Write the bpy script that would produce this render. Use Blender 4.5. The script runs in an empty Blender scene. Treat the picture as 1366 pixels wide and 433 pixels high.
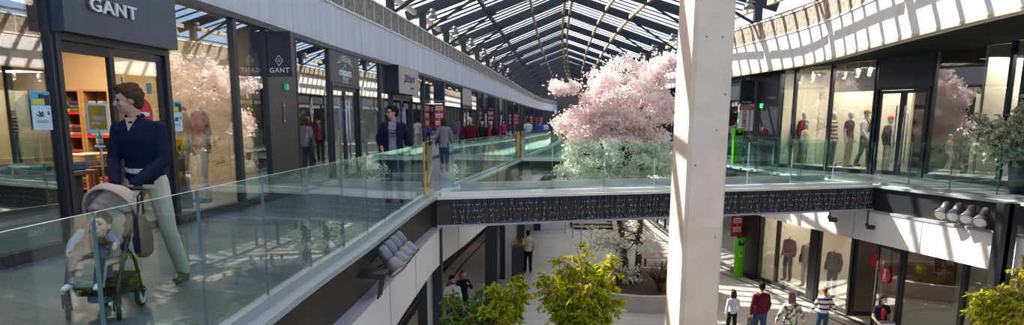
import bpy, bmesh, math, random
import numpy as np
from mathutils import Vector, Matrix
random.seed(7); RNG = np.random.default_rng(7)
sc = bpy.context.scene
COL = sc.collection
V = Vector
# ------------------------------------------------------------------ camera
F, CX, HOR, A = 1000.0, 683.0, 162.5, 196.0
PITCH, ROLL, H = math.atan(A / F), math.radians(0.30), 1.5
CY = HOR + A
def ray(px, py):
    u, v = (px - CX) / F, (py - CY) / F
    c, s = math.cos(ROLL), math.sin(ROLL)
    u2, v2 = c * u + s * v, -s * u + c * v
    cp, sp = math.cos(PITCH), math.sin(PITCH)
    return V((u2, cp - v2 * sp, -v2 * cp - sp))
def onz(px, py, z):
    d = ray(px, py); return V((0, 0, H)) + d * ((z - H) / d.z)
def onY(px, py, Y):
    d = ray(px, py); return V((0, 0, H)) + d * (Y / d.y)
cd = bpy.data.cameras.new('camera'); cam = bpy.data.objects.new('camera', cd); COL.objects.link(cam)
cam.location = (0, 0, H)
cam.rotation_euler = (Matrix.Rotation(math.pi / 2 - PITCH, 3, 'X') @ Matrix.Rotation(ROLL, 3, 'Z')).to_euler()
cd.sensor_fit = 'HORIZONTAL'; cd.sensor_width = 36.0
cd.lens = 36.0 * F / 1366.0
cd.shift_y = (CY - 216.5) / 1366.0
cd.clip_start = 0.05; cd.clip_end = 600
sc.camera = cam
# ------------------------------------------------------------------ materials
def mat(name, col, rough=0.6, metal=0.0, spec=0.5, noise=None, bump=0.0, emit=None, trans=0.0):
    """noise = (scale, colour2, detail[, stretch xyz])"""
    m = bpy.data.materials.new(name); m.use_nodes = True
    nt = m.node_tree; b = nt.nodes['Principled BSDF']
    b.inputs['Base Color'].default_value = (*col, 1); b.inputs['Roughness'].default_value = rough
    b.inputs['Metallic'].default_value = metal; b.inputs['Specular IOR Level'].default_value = spec
    if noise:
        tc = nt.nodes.new('ShaderNodeTexCoord'); mp = nt.nodes.new('ShaderNodeMapping')
        n = nt.nodes.new('ShaderNodeTexNoise'); n.inputs['Scale'].default_value = noise[0]
        n.inputs['Detail'].default_value = noise[2] if len(noise) > 2 else 4
        if len(noise) > 3: mp.inputs['Scale'].default_value = noise[3]
        nt.links.new(tc.outputs['Object'], mp.inputs['Vector']); nt.links.new(mp.outputs[0], n.inputs['Vector'])
        r = nt.nodes.new('ShaderNodeValToRGB'); r.color_ramp.elements[0].position = .35; r.color_ramp.elements[1].position = .65
        r.color_ramp.elements[0].color = (*col, 1); r.color_ramp.elements[1].color = (*noise[1], 1)
        nt.links.new(n.outputs['Fac'], r.inputs[0]); nt.links.new(r.outputs[0], b.inputs['Base Color'])
        if bump:
            bp = nt.nodes.new('ShaderNodeBump'); bp.inputs['Strength'].default_value = bump; bp.inputs['Distance'].default_value = .02
            nt.links.new(n.outputs['Fac'], bp.inputs['Height']); nt.links.new(bp.outputs[0], b.inputs['Normal'])
    if emit:
        b.inputs['Emission Color'].default_value = (*emit[0], 1); b.inputs['Emission Strength'].default_value = emit[1]
    return m
def glass(name, col, f0, pw=5.0, tint_gloss=(1, 1, 1)):
    m = bpy.data.materials.new(name); m.use_nodes = True; nt = m.node_tree; nt.nodes.clear()
    out = nt.nodes.new('ShaderNodeOutputMaterial'); mix = nt.nodes.new('ShaderNodeMixShader')
    t = nt.nodes.new('ShaderNodeBsdfTransparent'); t.inputs[0].default_value = (*col, 1)
    g = nt.nodes.new('ShaderNodeBsdfGlossy'); g.inputs['Roughness'].default_value = 0.0; g.inputs['Color'].default_value = (*tint_gloss, 1)
    lw = nt.nodes.new('ShaderNodeLayerWeight'); lw.inputs['Blend'].default_value = .5
    p = nt.nodes.new('ShaderNodeMath'); p.operation = 'POWER'; p.inputs[1].default_value = pw
    a = nt.nodes.new('ShaderNodeMath'); a.operation = 'MULTIPLY_ADD'; a.inputs[1].default_value = 1 - f0; a.inputs[2].default_value = f0
    L = nt.links.new
    L(lw.outputs['Facing'], p.inputs[0]); L(p.outputs[0], a.inputs[0]); L(a.outputs[0], mix.inputs[0])
    L(t.outputs[0], mix.inputs[1]); L(g.outputs[0], mix.inputs[2]); L(mix.outputs[0], out.inputs[0])
    return m
def leafmat(name, cols, trans=.5, rough=.5):
    m = bpy.data.materials.new(name); m.use_nodes = True; nt = m.node_tree; nt.nodes.clear(); L = nt.links.new
    out = nt.nodes.new('ShaderNodeOutputMaterial'); mix = nt.nodes.new('ShaderNodeMixShader'); mix.inputs[0].default_value = trans
    ge = nt.nodes.new('ShaderNodeNewGeometry'); r = nt.nodes.new('ShaderNodeValToRGB')
    els = r.color_ramp.elements
    for i, c in enumerate(cols):
        pos = i / max(1, len(cols) - 1)
        e = els[i] if i < 2 else els.new(pos)
        e.position = pos; e.color = (*c, 1)
    L(ge.outputs['Random Per Island'], r.inputs[0])
    d = nt.nodes.new('ShaderNodeBsdfDiffuse'); t = nt.nodes.new('ShaderNodeBsdfTranslucent')
    L(r.outputs[0], d.inputs[0]); L(r.outputs[0], t.inputs[0]); L(d.outputs[0], mix.inputs[1]); L(t.outputs[0], mix.inputs[2]); L(mix.outputs[0], out.inputs[0])
    return m
def tiles(name, c1, c2, mortar, bw, bh, rot=0.0, rough=.5, msize=.01, spec=.5, offset=.5):
    m = bpy.data.materials.new(name); m.use_nodes = True; nt = m.node_tree; L = nt.links.new; b = nt.nodes['Principled BSDF']
    tc = nt.nodes.new('ShaderNodeTexCoord'); mp = nt.nodes.new('ShaderNodeMapping'); mp.inputs['Rotation'].default_value = (0, 0, rot)
    br = nt.nodes.new('ShaderNodeTexBrick'); br.inputs['Scale'].default_value = 1; br.inputs['Brick Width'].default_value = bw; br.inputs['Row Height'].default_value = bh
    br.inputs['Mortar Size'].default_value = msize; br.inputs['Color1'].default_value = (*c1, 1); br.inputs['Color2'].default_value = (*c2, 1); br.inputs['Mortar'].default_value = (*mortar, 1)
    br.offset = offset
    n = nt.nodes.new('ShaderNodeTexNoise'); n.inputs['Scale'].default_value = 3; n.inputs['Detail'].default_value = 6
    mx = nt.nodes.new('ShaderNodeMixRGB'); mx.blend_type = 'MULTIPLY'; mx.inputs[0].default_value = .35
    L(tc.outputs['Object'], mp.inputs[0]); L(mp.outputs[0], br.inputs['Vector']); L(tc.outputs['Object'], n.inputs['Vector'])
    L(br.outputs['Color'], mx.inputs[1]); L(n.outputs['Fac'], mx.inputs[2]); L(mx.outputs[0], b.inputs['Base Color'])
    b.inputs['Roughness'].default_value = rough; b.inputs['Specular IOR Level'].default_value = spec
    return m
M = {}
M['black'] = mat('black_metal', (.012, .012, .015), .42)
M['navy'] = mat('navy_black_metal', (.016, .019, .03), .38)
M['steel'] = mat('dark_painted_steel', (.013, .015, .023), .5)
M['sign_face'] = mat('slate_grey_sign', (.055, .065, .085), .35, noise=(1.2, (.045, .053, .07), 3, (6, 6, .4)))
M['brownblack'] = mat('bronze_black_panel', (.045, .036, .032), .38, noise=(2, (.035, .028, .026), 2, (4, 4, .3)))
M['fascia'] = mat('dark_bronze_fascia', (.042, .031, .023), .45, spec=.3, noise=(1.1, (.028, .022, .017), 3))
M['fasciadark'] = mat('black_fascia', (.022, .023, .028), .35)
M['frame'] = mat('shopfront_frame', (.030, .028, .03), .4)
M['white_band'] = mat('white_concrete', (.66, .64, .66), .75, noise=(1.6, (.57, .555, .58), 5, (2.5, 2.5, .12)))
M['white_panel'] = mat('white_metal_panel', (.74, .71, .70), .5)
M['rough_band'] = mat('washed_aggregate', (.36, .30, .245), .9, noise=(9, (.17, .135, .11), 8), bump=.6)
M['rail_white'] = mat('coping_pale', (.72, .69, .64), .6)
M['concrete'] = mat('column_concrete', (.78, .63, .50), .8, noise=(2.2, (.70, .56, .44), 7))
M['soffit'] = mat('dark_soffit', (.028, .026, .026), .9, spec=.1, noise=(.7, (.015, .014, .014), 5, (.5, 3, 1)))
M['beige_metal'] = mat('galvanised_beige', (.42, .36, .27), .5)
M['alu'] = mat('brushed_aluminium', (.55, .55, .58), .3, .9)
M['lamp_grey'] = mat('lamp_grey_metal', (.17, .165, .185), .4, .4)
M['lens'] = mat('lamp_lens', (.8, .78, .74), .15)
M['chrome'] = mat('chrome', (.7, .7, .72), .15, 1)
M['grey_slab'] = mat('grey_painted_ledge', (.30, .36, .37), .45)
M['lilac_ledge'] = mat('grey_ledge', (.34, .32, .36), .4)
M['tile_up'] = tiles('gallery_stone_tiles', (.125, .16, .20), (.075, .10, .13), (.05, .065, .08), .9, .28, .5, .38)
M['tile_low'] = tiles('mall_floor_tiles', (.56, .53, .51), (.48, .46, .45), (.30, .29, .28), 1.2, .4, .12, .5)
M['drain'] = mat('drain_black', (.015, .013, .012), .6)
M['gold'] = mat('gold_film', (.62, .40, .05), .35)
M['glass_rail'] = glass('balustrade_glass', (.90, .968, .952), .022, 4.8, (.92, 1, .97))
M['glass_shop'] = glass('shop_glass', (.84, .88, .86), .20, 3.4)
M['glass_right'] = glass('clear_shop_glass', (.92, .94, .93), .14, 3.8)
M['glass_edge'] = mat('glass_edge', (.16, .26, .24), .3)
M['glass_top'] = mat('glass_top_edge', (.78, .80, .76), .25)
M['white'] = mat('white_paint', (.8, .8, .8), .5)
M['paper'] = mat('poster_paper', (.62, .78, .84), .6)
M['red'] = mat('sale_red', (.62, .015, .03), .5)
M['redband'] = mat('sale_red_print', (.55, .03, .04), .5)
M['offwhite'] = mat('off_white', (.78, .74, .68), .7)
M['cream_wall'] = mat('cream_wall', (.66, .62, .52), .8)
M['beige_wall'] = mat('warm_wall', (.55, .40, .22), .8)
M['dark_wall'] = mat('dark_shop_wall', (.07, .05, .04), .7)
M['wood'] = mat('light_wood', (.42, .23, .09), .5, noise=(3, (.33, .17, .06), 4, (1, 1, 8)))
M['darkwood'] = mat('dark_wood', (.20, .08, .035), .5)
M['shop_floor'] = mat('shop_floor', (.25, .2, .15), .4)
M['soil'] = mat('soil', (.03, .02, .017), .95, noise=(12, (.06, .04, .03), 6))
M['bark'] = mat('bark', (.11, .065, .04), .9, noise=(14, (.05, .03, .02), 5), bump=.5)
M['branch_red'] = mat('reddish_branch', (.28, .15, .09), .8)
M['planter'] = mat('planter_concrete', (.50, .42, .36), .7, noise=(3, (.44, .37, .32), 5))
M['totem_green'] = mat('bright_green', (.16, .62, .015), .4)
M['exit_green'] = mat('exit_green', (.02, .5, .16), .4, emit=((.05, .8, .3), .12))
M['blue_ink'] = mat('blue_ink', (.07, .42, .60), .5)
M['yellow_ink'] = mat('yellow_ink', (.75, .62, .02), .5)
M['dark_ink'] = mat('dark_ink', (.02, .02, .03), .5)
M['skin'] = mat('skin', (.55, .31, .21), .5, noise=(6, (.50, .27, .18), 3))
M['skin_pale'] = mat('pale_skin', (.68, .42, .32), .5)
M['hair_brown'] = mat('brown_hair', (.045, .025, .014), .85, spec=.15, noise=(40, (.09, .05, .028), 3), bump=.5)
M['hair_black'] = mat('black_hair', (.012, .009, .008), .85, spec=.15)
M['hair_light'] = mat('chestnut_hair', (.19, .085, .035), .6, noise=(40, (.12, .05, .02), 3))
M['mannequin'] = mat('mannequin_grey', (.52, .54, .50), .4)
def cloth(name, c, c2=None, sc_=9, rough=.85):
    return mat(name, c, rough, spec=.2, noise=(sc_, c2 or tuple(x * .78 for x in c), 4))
# ------------------------------------------------------------------ mesh builder
class MB:
    def __init__(s): s.v, s.f, s.m, s.cur = [], [], [], 0
    def mi(s, i): s.cur = i; return s
    def add(s, vs, fs):
        b = len(s.v); s.v.extend([tuple(x) for x in vs])
        for f in fs: s.f.append(tuple(b + i for i in f)); s.m.append(s.cur)
        return s
    def hexa(s, lo, hi):
        """lo, hi: four points each, same winding"""
        return s.add(list(lo) + list(hi), [(3, 2, 1, 0), (4, 5, 6, 7), (0, 1, 5, 4), (1, 2, 6, 5), (2, 3, 7, 6), (3, 0, 4, 7)])
    def box(s, c, d, rz=0.0, mx=None):
        x, y, z = d[0] / 2, d[1] / 2, d[2] / 2
        P = [V((sx * x, sy * y, sz * z)) for sz in (-1, 1) for sx, sy in ((-1, -1), (1, -1), (1, 1), (-1, 1))]
        R = mx.to_3x3() if mx else Matrix.Rotation(rz, 3, 'Z')
        P = [R @ p + V(c) for p in P]
        return s.hexa(P[:4], P[4:])
    def prism(s, poly, z0, z1):
        n = len(poly); vs = [(x, y, z0) for x, y in poly] + [(x, y, z1) for x, y in poly]
        fs = [tuple(range(n - 1, -1, -1)), tuple(range(n, 2 * n))] + [(i, (i + 1) % n, n + (i + 1) % n, n + i) for i in range(n)]
        return s.add(vs, fs)
    def rings(s, rings, cap=True):
        n = len(rings[0]); vs = [p for r in rings for p in r]; fs = []
        for k in range(len(rings) - 1):
            for i in range(n):
                j = (i + 1) % n; fs.append((k * n + i, k * n + j, (k + 1) * n + j, (k + 1) * n + i))
        if cap: fs += [tuple(range(n - 1, -1, -1)), tuple(range((len(rings) - 1) * n, len(rings) * n))]
        return s.add(vs, fs)
    def tube(s, pts, r, n=8, cap=True):
        pts = [V(p) for p in pts]; rr = r if isinstance(r, (list, tuple)) else [r] * len(pts)
        rings = []; up = V((0, 0, 1)); prev = None
        for i, p in enumerate(pts):
            t = (pts[min(i + 1, len(pts) - 1)] - pts[max(i - 1, 0)])
            if t.length < 1e-9: t = V((0, 0, 1))
            t.normalize()
            if prev is None:
                a = t.cross(up)
                if a.length < .05: a = t.cross(V((0, 1, 0)))
            else: a = prev - t * prev.dot(t)
            a.normalize(); prev = a; b = t.cross(a)
            rings.append([p + (a * math.cos(k * 2 * math.pi / n) + b * math.sin(k * 2 * math.pi / n)) * rr[i] for k in range(n)])
        return s.rings(rings, cap)
    def loft(s, st, right=V((1, 0, 0)), n=16):
        """st: (centre, half width along 'right', half depth) -> closed elliptical loft"""
        rings = []; pts = [V(a[0]) for a in st]
        for i, a in enumerate(st):
            t = pts[min(i + 1, len(pts) - 1)] - pts[max(i - 1, 0)]; t.normalize()
            rgt = a[3] if len(a) > 3 else right
            x = rgt - t * rgt.dot(t); x.normalize(); y = t.cross(x)
            rings.append([pts[i] + x * (a[1] * math.cos(k * 2 * math.pi / n)) + y * (a[2] * math.sin(k * 2 * math.pi / n)) for k in range(n)])
        return s.rings(rings)
    def ball(s, c, r, R=None, n=12, m=8):
        r = V(r) if isinstance(r, (tuple, list, Vector)) else V((r, r, r)); vs = [V((0, 0, -1))]
        for i in range(1, m):
            th = -math.pi / 2 + math.pi * i / m
            vs += [V((math.cos(th) * math.cos(2 * math.pi * k / n), math.cos(th) * math.sin(2 * math.pi * k / n), math.sin(th))) for k in range(n)]
        vs.append(V((0, 0, 1)))
        vs = [V((p.x * r.x, p.y * r.y, p.z * r.z)) for p in vs]
        if R: vs = [R @ p for p in vs]
        vs = [p + V(c) for p in vs]; L = len(vs) - 1; fs = []
        for k in range(n): fs.append((0, 1 + (k + 1) % n, 1 + k)); fs.append((L, L - n + k, L - n + (k + 1) % n))
        for i in range(m - 2):
            for k in range(n):
                a = 1 + i * n; fs.append((a + k, a + (k + 1) % n, a + n + (k + 1) % n, a + n + k))
        return s.add(vs, fs)
    def cap(s, a, b, ra, rb, n=10):
        """tapered capsule as overlapping ball-tube-ball"""
        s.ball(a, ra, n=n, m=6); s.ball(b, rb, n=n, m=6); return s.tube([a, b], [ra, rb], n)
    def lathe(s, prof, c=(0, 0, 0), n=20, axis=None):
        R = V((0, 0, 1)).rotation_difference(V(axis)).to_matrix() if axis is not None else Matrix.Identity(3)
        rings = [[R @ V((r * math.cos(2 * math.pi * k / n), r * math.sin(2 * math.pi * k / n), z)) + V(c) for k in range(n)] for r, z in prof]
        return s.rings(rings)
    def build(s, name, mats, parent=None, smooth=False, mesh=False):
        me = bpy.data.meshes.new(name); me.from_pydata(s.v, [], s.f)
        for m in (mats if isinstance(mats, (list, tuple)) else [mats]): me.materials.append(m)
        if any(s.m): me.polygons.foreach_set('material_index', s.m)
        if smooth: me.polygons.foreach_set('use_smooth', [True] * len(me.polygons))
        me.update()
        if mesh: return me
        return link(name, me, parent)
def link(name, me, parent=None):
    o = bpy.data.objects.new(name, me); COL.objects.link(o)
    if parent is not None:
        o.parent = parent
        if 'base_inv' in PINV and parent.name in PINV['base_inv']: o.matrix_parent_inverse = PINV['base_inv'][parent.name]
    return o
PINV = {'base_inv': {}}
def tag(o, label=None, cat=None, group=None, kind=None):
    if label: o['label'] = label
    if cat: o['category'] = cat
    if group: o['group'] = group
    if kind: o['kind'] = kind
    return o
def thing(name, label, cat, loc, group=None, kind=None):
    o = bpy.data.objects.new(name, None); COL.objects.link(o); o.empty_display_size = .1
    o.location = loc; PINV['base_inv'][o.name] = Matrix.Translation(-V(loc))
    return tag(o, label, cat, group, kind)
def struct(name, mb, m, parent=None, smooth=False):
    o = mb.build(name, m, parent, smooth)
    if parent is None: o['kind'] = 'structure'
    return o
def copy_thing(root, loc, rz=0.0, label=None):
    r = root.copy(); COL.objects.link(r); r.location = loc; r.rotation_euler = (0, 0, rz)
    if label: r['label'] = label
    for ch in list(root.children):
        c = ch.copy(); COL.objects.link(c); c.parent = r
        for g in ch.children:
            d = g.copy(); COL.objects.link(d); d.parent = c
    return r
def text_mb(mb, body, size, org, xd, zd, depth=.004, shear=0.0, align='CENTER', bold=0.0, spacing=1.0, sx=1.0):
    cu = bpy.data.curves.new('t', 'FONT'); cu.body = body; cu.size = size; cu.align_x = align; cu.align_y = 'CENTER'; cu.shear = shear; cu.offset = bold
    cu.space_character = spacing; cu.resolution_u = 2
    cu.extrude = depth / 2
    o = bpy.data.objects.new('t', cu); COL.objects.link(o); bpy.context.view_layer.update()
    me = bpy.data.meshes.new_from_object(o.evaluated_get(bpy.context.evaluated_depsgraph_get()))
    xd, zd = V(xd).normalized(), V(zd).normalized(); nd = xd.cross(zd)
    mb.add([V(org) + xd * (v.co.x * sx) + zd * v.co.y + nd * v.co.z for v in me.vertices], [tuple(p.vertices) for p in me.polygons])
    bpy.data.objects.remove(o); bpy.data.curves.remove(cu); bpy.data.meshes.remove(me)
    return mb
# ------------------------------------------------------------------ plan curves
class Path:
    """smooth plan curve given as points; parameter = running length"""
    def __init__(s, pts, n=24):
        P = [V((x, y)) for x, y in pts]; Q = []
        for i in range(len(P) - 1):
            a, b = P[i], P[i + 1]; pa = P[i - 1] if i else a * 2 - b; pb = P[i + 2] if i + 2 < len(P) else b * 2 - a
            L = (b - a).length
            ta = (b - pa) / max(1e-6, ((b - a).length + (a - pa).length)) * L; tb = (pb - a) / max(1e-6, ((pb - b).length + (b - a).length)) * L
            for k in range(n):
                t = k / n; t2, t3 = t * t, t ** 3
                Q.append(a * (2 * t3 - 3 * t2 + 1) + ta * (t3 - 2 * t2 + t) + b * (-2 * t3 + 3 * t2) + tb * (t3 - t2))
        Q.append(P[-1]); s.q = Q; s.s = [0.0]
        for i in range(1, len(Q)): s.s.append(s.s[-1] + (Q[i] - Q[i - 1]).length)
        s.S = np.array(s.s); s.X = np.array([p.x for p in Q]); s.Y = np.array([p.y for p in Q]); s.len = s.s[-1]
    def at(s, t, off=0.0):
        x, y = np.interp(t, s.S, s.X), np.interp(t, s.S, s.Y)
        if off:
            e = .05; dx = np.interp(t + e, s.S, s.X) - np.interp(t - e, s.S, s.X); dy = np.interp(t + e, s.S, s.Y) - np.interp(t - e, s.S, s.Y)
            l = math.hypot(dx, dy) or 1; x += dy / l * off; y -= dx / l * off
        return V((float(x), float(y), 0))
    def dirn(s, t):
        d = s.at(t + .05) - s.at(t - .05); d.normalize(); return d
    def nrm(s, t):
        d = s.dirn(t); return V((d.y, -d.x, 0))
    def atY(s, Y): return float(s.S[int(np.argmin(np.abs(s.Y - Y)))]) if len(s.S) < 2 else float(np.interp(Y, s.Y, s.S) if s.Y[0] < s.Y[-1] else np.interp(-Y, -s.Y, s.S))
    def hit(s, px, py=165, y_min=.5):
        d = ray(px, py); k = d.x / d.y
        g = s.X - k * s.Y; best = None
        for i in range(len(g) - 1):
            if s.Y[i] > y_min and g[i] * g[i + 1] <= 0:
                f = g[i] / (g[i] - g[i + 1]) if g[i] != g[i + 1] else 0
                best = s.s[i] + f * (s.s[i + 1] - s.s[i]); break
        return best
def strip(mb, path, t0, t1, z0, z1, o0, o1, n=None, zf=None):
    """wall-like band along a path between offsets o0,o1 (positive = right of travel) and heights z0,z1 (or zf(t)->(z0,z1))"""
    n = n or max(1, int((t1 - t0) / 1.0)); R = []
    for i in range(n + 1):
        t = t0 + (t1 - t0) * i / n; a, b = path.at(t, o0), path.at(t, o1); za, zb = zf(t) if zf else (z0, z1)
        R.append([V((a.x, a.y, za)), V((b.x, b.y, za)), V((b.x, b.y, zb)), V((a.x, a.y, zb))])
    return mb.rings(R)
SKY, SUN, EXPO = 1.0, 8.0, 0.78
SUNDIR = (1.0, -.72, -1.02)
# ================================================================== SETTING
XL = Path([(-6.0, -12), (-5.75, 0), (-5.25, 7.5), (-4.95, 10.6), (-4.72, 13.3), (-4.36, 19), (-3.84, 24.5), (-3.34, 30), (-2.87, 35.4), (-1.97, 45.2), (-1.05, 56), (-.1, 66), (1.4, 84), (4.3, 112), (7.5, 130)])
LE = Path([(-1.95, -12), (-1.87, 0), (-1.865, 3), (-1.86, 5.5), (-1.81, 7.5), (-1.74, 9), (-1.67, 12), (-1.54, 15.2), (-1.2, 17.6), (.4, 30.6), (1.75, 42), (3.1, 53.5), (5.2, 75), (8.2, 100), (12.5, 130)])
RE = Path([(11.6, -12), (11.5, 2), (11.1, 8), (10.35, 12.6), (9.85, 15), (9.4, 17), (9.02, 18.73), (8.6, 20.6), (8.1, 23.3), (7.7, 27), (7.5, 31), (7.4, 42), (8.0, 55), (9.5, 75), (12.5, 100), (17.5, 130)])
RB = Path([(8.3, -12), (7.95, 4), (7.75, 12), (8.1, 16.8), (8.62, 21.5), (8.66, 24.2), (8.3, 28.5), (7.95, 35), (7.9, 42), (8.3, 55), (9.0, 66), (10.3, 84), (13.6, 112), (17.5, 130)])
RF = Path([(13.4, -12), (13.4, 3), (13.3, 11), (12.95, 15), (12.6, 17.2), (12.3, 18.9), (11.95, 20.4), (11.5, 21.7), (10.93, 22.95), (10.25, 24.3), (9.65, 25.7), (9.15, 26.9), (8.95, 30), (8.85, 36), (8.85, 42), (9.3, 55), (10.2, 66), (11.6, 84), (15, 112), (19, 130)])
LLF = Path([(-3.7, -12), (-3.85, 5), (-3.75, 14), (-3.45, 22), (-3.0, 30.5), (-2.2, 38), (-1.5, 45), (-.6, 55), (1, 75), (4, 105), (8, 130)])
RLF = Path([(12.9, -12), (12.8, 4), (12.3, 11), (11.75, 16), (11.25, 19.6), (10.78, 23.2), (10.37, 25.5), (9.95, 27.6), (9.6, 29), (9.05, 31.4), (8.75, 36), (8.7, 45), (9.3, 57), (11, 78), (14.5, 105), (18.5, 130)])
Ys = [-12 + 1.5 * i for i in range(40)] + [48 + 4 * i for i in range(21)]
def ruled(mb, fa, fb, ys, z0, z1):
    R = []
    for y in ys:
        a, b = fa(y), fb(y); R.append([V((a, y, z0)), V((b, y, z0)), V((b, y, z1)), V((a, y, z1))])
    return mb.rings(R)
def xat(path, off=0.0):
    return lambda y: float(np.interp(y, path.Y, path.X) if path.Y[0] < path.Y[-1] else np.interp(-y, -path.Y, path.X)) + off
# ---- floors
b = MB(); b.box((3, 55, -4.6), (70, 170, .2)); struct('floor', b, M['tile_low'])
b = MB(); ruled(b, xat(XL, -4.6), xat(LE, -.28), Ys, -.16, 0.0); struct('floor_left_gallery', b, M['tile_up'])
b = MB(); ruled(b, xat(RE, .28), xat(RF, 6.0), Ys, -.16, 0.0); struct('floor_right_gallery', b, M['tile_up'])
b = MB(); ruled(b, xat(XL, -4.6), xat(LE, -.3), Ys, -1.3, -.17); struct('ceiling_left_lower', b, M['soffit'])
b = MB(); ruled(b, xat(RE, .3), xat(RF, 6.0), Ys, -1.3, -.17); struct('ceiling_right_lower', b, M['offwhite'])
def edge(path, sgn, name):
    """painted slab nose, dark fascia, ledge and white panel band below; sgn=+1: void lies to +X"""
    T = path.len
    b = MB(); strip(b, path, 0, T, -.055, .004, -.29 * sgn, 0.0, 140); struct('trim_' + name + '_nose', b, M['grey_slab'])
    b = MB(); strip(b, path, 0, T, -.62, -.055, -.28 * sgn, -.10 * sgn, 140); struct('wall_' + name + '_fascia', b, M['fascia'] if sgn > 0 else M['fasciadark'])
    b = MB(); strip(b, path, 0, T, -.675, -.62, -.28 * sgn, .045 * sgn, 140); struct('trim_' + name + '_ledge', b, M['lilac_ledge'])
    b = MB(); strip(b, path, 0, T, -1.42, -.675, -.28 * sgn, .02 * sgn, 140)
    t = 1.0
    struct('wall_' + name + '_band', b, M['white_panel'])
    b = MB()
    while t < 70:
        strip(b, path, t, t + .012, -1.42, -.676, .0, .0225 * sgn, 1); t += 2.35
    struct('trim_' + name + '_joints', b, M['fascia'])
edge(LE, 1, 'left'); edge(RE, -1, 'right')
# ---- upper concrete bands (roof parapets)
def band(path, sgn, name, t0=0.0):
    T = path.len
    b = MB(); strip(b, path, t0, T, 3.25, 4.25, -.45 * sgn, 0.0, 150); struct('wall_' + name + '_parapet', b, M['white_band'])
    b = MB(); strip(b, path, t0, T, 4.25, 4.30, -.45 * sgn, .03 * sgn, 150); strip(b, path, t0, T, 4.86, 4.91, -.40 * sgn, .03 * sgn, 150)
    struct('trim_' + name + '_coping', b, M['rail_white'])
    b = MB(); strip(b, path, t0, T, 4.30, 4.86, -.40 * sgn, .0, 150); struct('wall_' + name + '_aggregate', b, M['rough_band'])
    b = MB(); t = .5
    while t < min(T, 110): strip(b, path, t, t + .03, 4.30, 4.86, .0, .02 * sgn, 1); t += .95
    struct('trim_' + name + '_posts', b, M['rail_white'])
    b = MB(); t = 2.2
    while t < min(T, 110): strip(b, path, t, t + .02, 3.25, 4.25, -.02 * sgn, .002 * sgn, 1); t += 5.2
    struct('trim_' + name + '_joints', b, M['planter'])
band(XL, 1, 'left_upper'); band(RB, -1, 'right_upper')
# right canopy underside: from band bottom back to the shopfront head
def zrf(y): return float(np.interp(y, [5, 15, 18.5, 26.9, 40], [3.7, 3.65, 3.55, 3.28, 3.25]))
b = MB(); R = []
ys2 = [-12 + .75 * i for i in range(70)] + [41 + 4 * i for i in range(23)]
for y in ys2:
    a, c = xat(RB, .12)(y), xat(RF, .35)(y); z = zrf(y)
    R.append([V((a, y, 3.25)), V((c, y, z)), V((c, y, z + .2)), V((a, y, 3.45))])
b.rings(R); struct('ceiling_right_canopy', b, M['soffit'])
b = MB(); ruled(b, xat(RB, -.02), xat(RB, .16), ys2, 3.2, 3.26); struct('trim_canopy_edge', b, M['beige_metal'])
p, q = onz(1188, 57.5, 3.42), onz(1318, 55.5, 3.5)
b = MB(); b.tube([p, q], .022, 6); struct('trim_canopy_strip', b, M['beige_metal'])
# roof slabs behind the parapets so the shops are closed
b = MB(); ruled(b, xat(XL, -6), xat(XL, -.4), Ys, 4.3, 4.5); struct('roof_left_shops', b, M['dark_wall'])
b = MB(); ruled(b, xat(RB, .4), xat(RF, 7), Ys, 4.3, 4.5); struct('roof_right_shops', b, M['dark_wall'])
# ------------------------------------------------------------------ steel roof
PY_ = [4.2, 9.4, 14.7, 19.9, 25.1, 30.1, 35.3, 40.3, 45.4, 50.6, 55.6, 60.6, 66, 71.3, 76.5, 81.8, 87, 92.2, 97.5, 103, 108, 113]
roof = thing('roof', None, None, (2.5, 30, 4.9), kind='structure'); roof['kind'] = 'structure'
def zr(y): return float(np.interp(y, [0, 44, 60, 90, 125], [7.85, 7.78, 7.45, 7.2, 7.2]))
def ze(y): return float(np.interp(y, [0, 44, 60, 90, 125], [5.9, 5.85, 5.75, 5.6, 5.6]))
frames = []
for y in PY_:
    tl = XL.atY(y); L = XL.at(tl, -.15); d = XL.dirn(tl); yr = y - (2.7 if y < 50 else 3.4)
    R_ = RB.at(RB.atY(yr), .15)
    mid = (L + R_) / 2
    frames.append((V((L.x, L.y, ze(y))), V((mid.x, mid.y, zr(y))), V((R_.x, R_.y, ze(y)))))
def bar(mb, p, q, w, h, up=V((0, 0, 1))):
    p, q = V(p), V(q); t = (q - p).normalized(); s = t.cross(up).normalized(); u = s.cross(t)
    P = [p - s * w / 2 - u * h, p + s * w / 2 - u * h, p + s * w / 2, p - s * w / 2]; Q = [x + (q - p) for x in P]
    return mb.hexa(P, Q)
for i, (l, m, r) in enumerate(frames):
    y = m.y
    lo, ro = l + (l - m).normalized() * .75, r + (r - m).normalized() * .75
    b = MB(); bar(b, lo, m, .15, .36); b.build('rafter', M['steel'], roof)
    b = MB(); bar(b, m, ro, .15, .36); b.build('rafter', M['steel'], roof)
    for e, sgn in ((l, 1), (r, -1)):
        b = MB(); b.box((e.x, e.y, (4.9 + e.z - .3) / 2), (.26, .22, e.z - .3 - 4.9)); b.build('post', M['steel'], roof)
        k = e + (m - e) * .40; b = MB(); bar(b, V((e.x + .12 * sgn, e.y, 4.98)), V((k.x, k.y, k.z - .30)), .09, .09); b.build('brace', M['steel'], roof)
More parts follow.
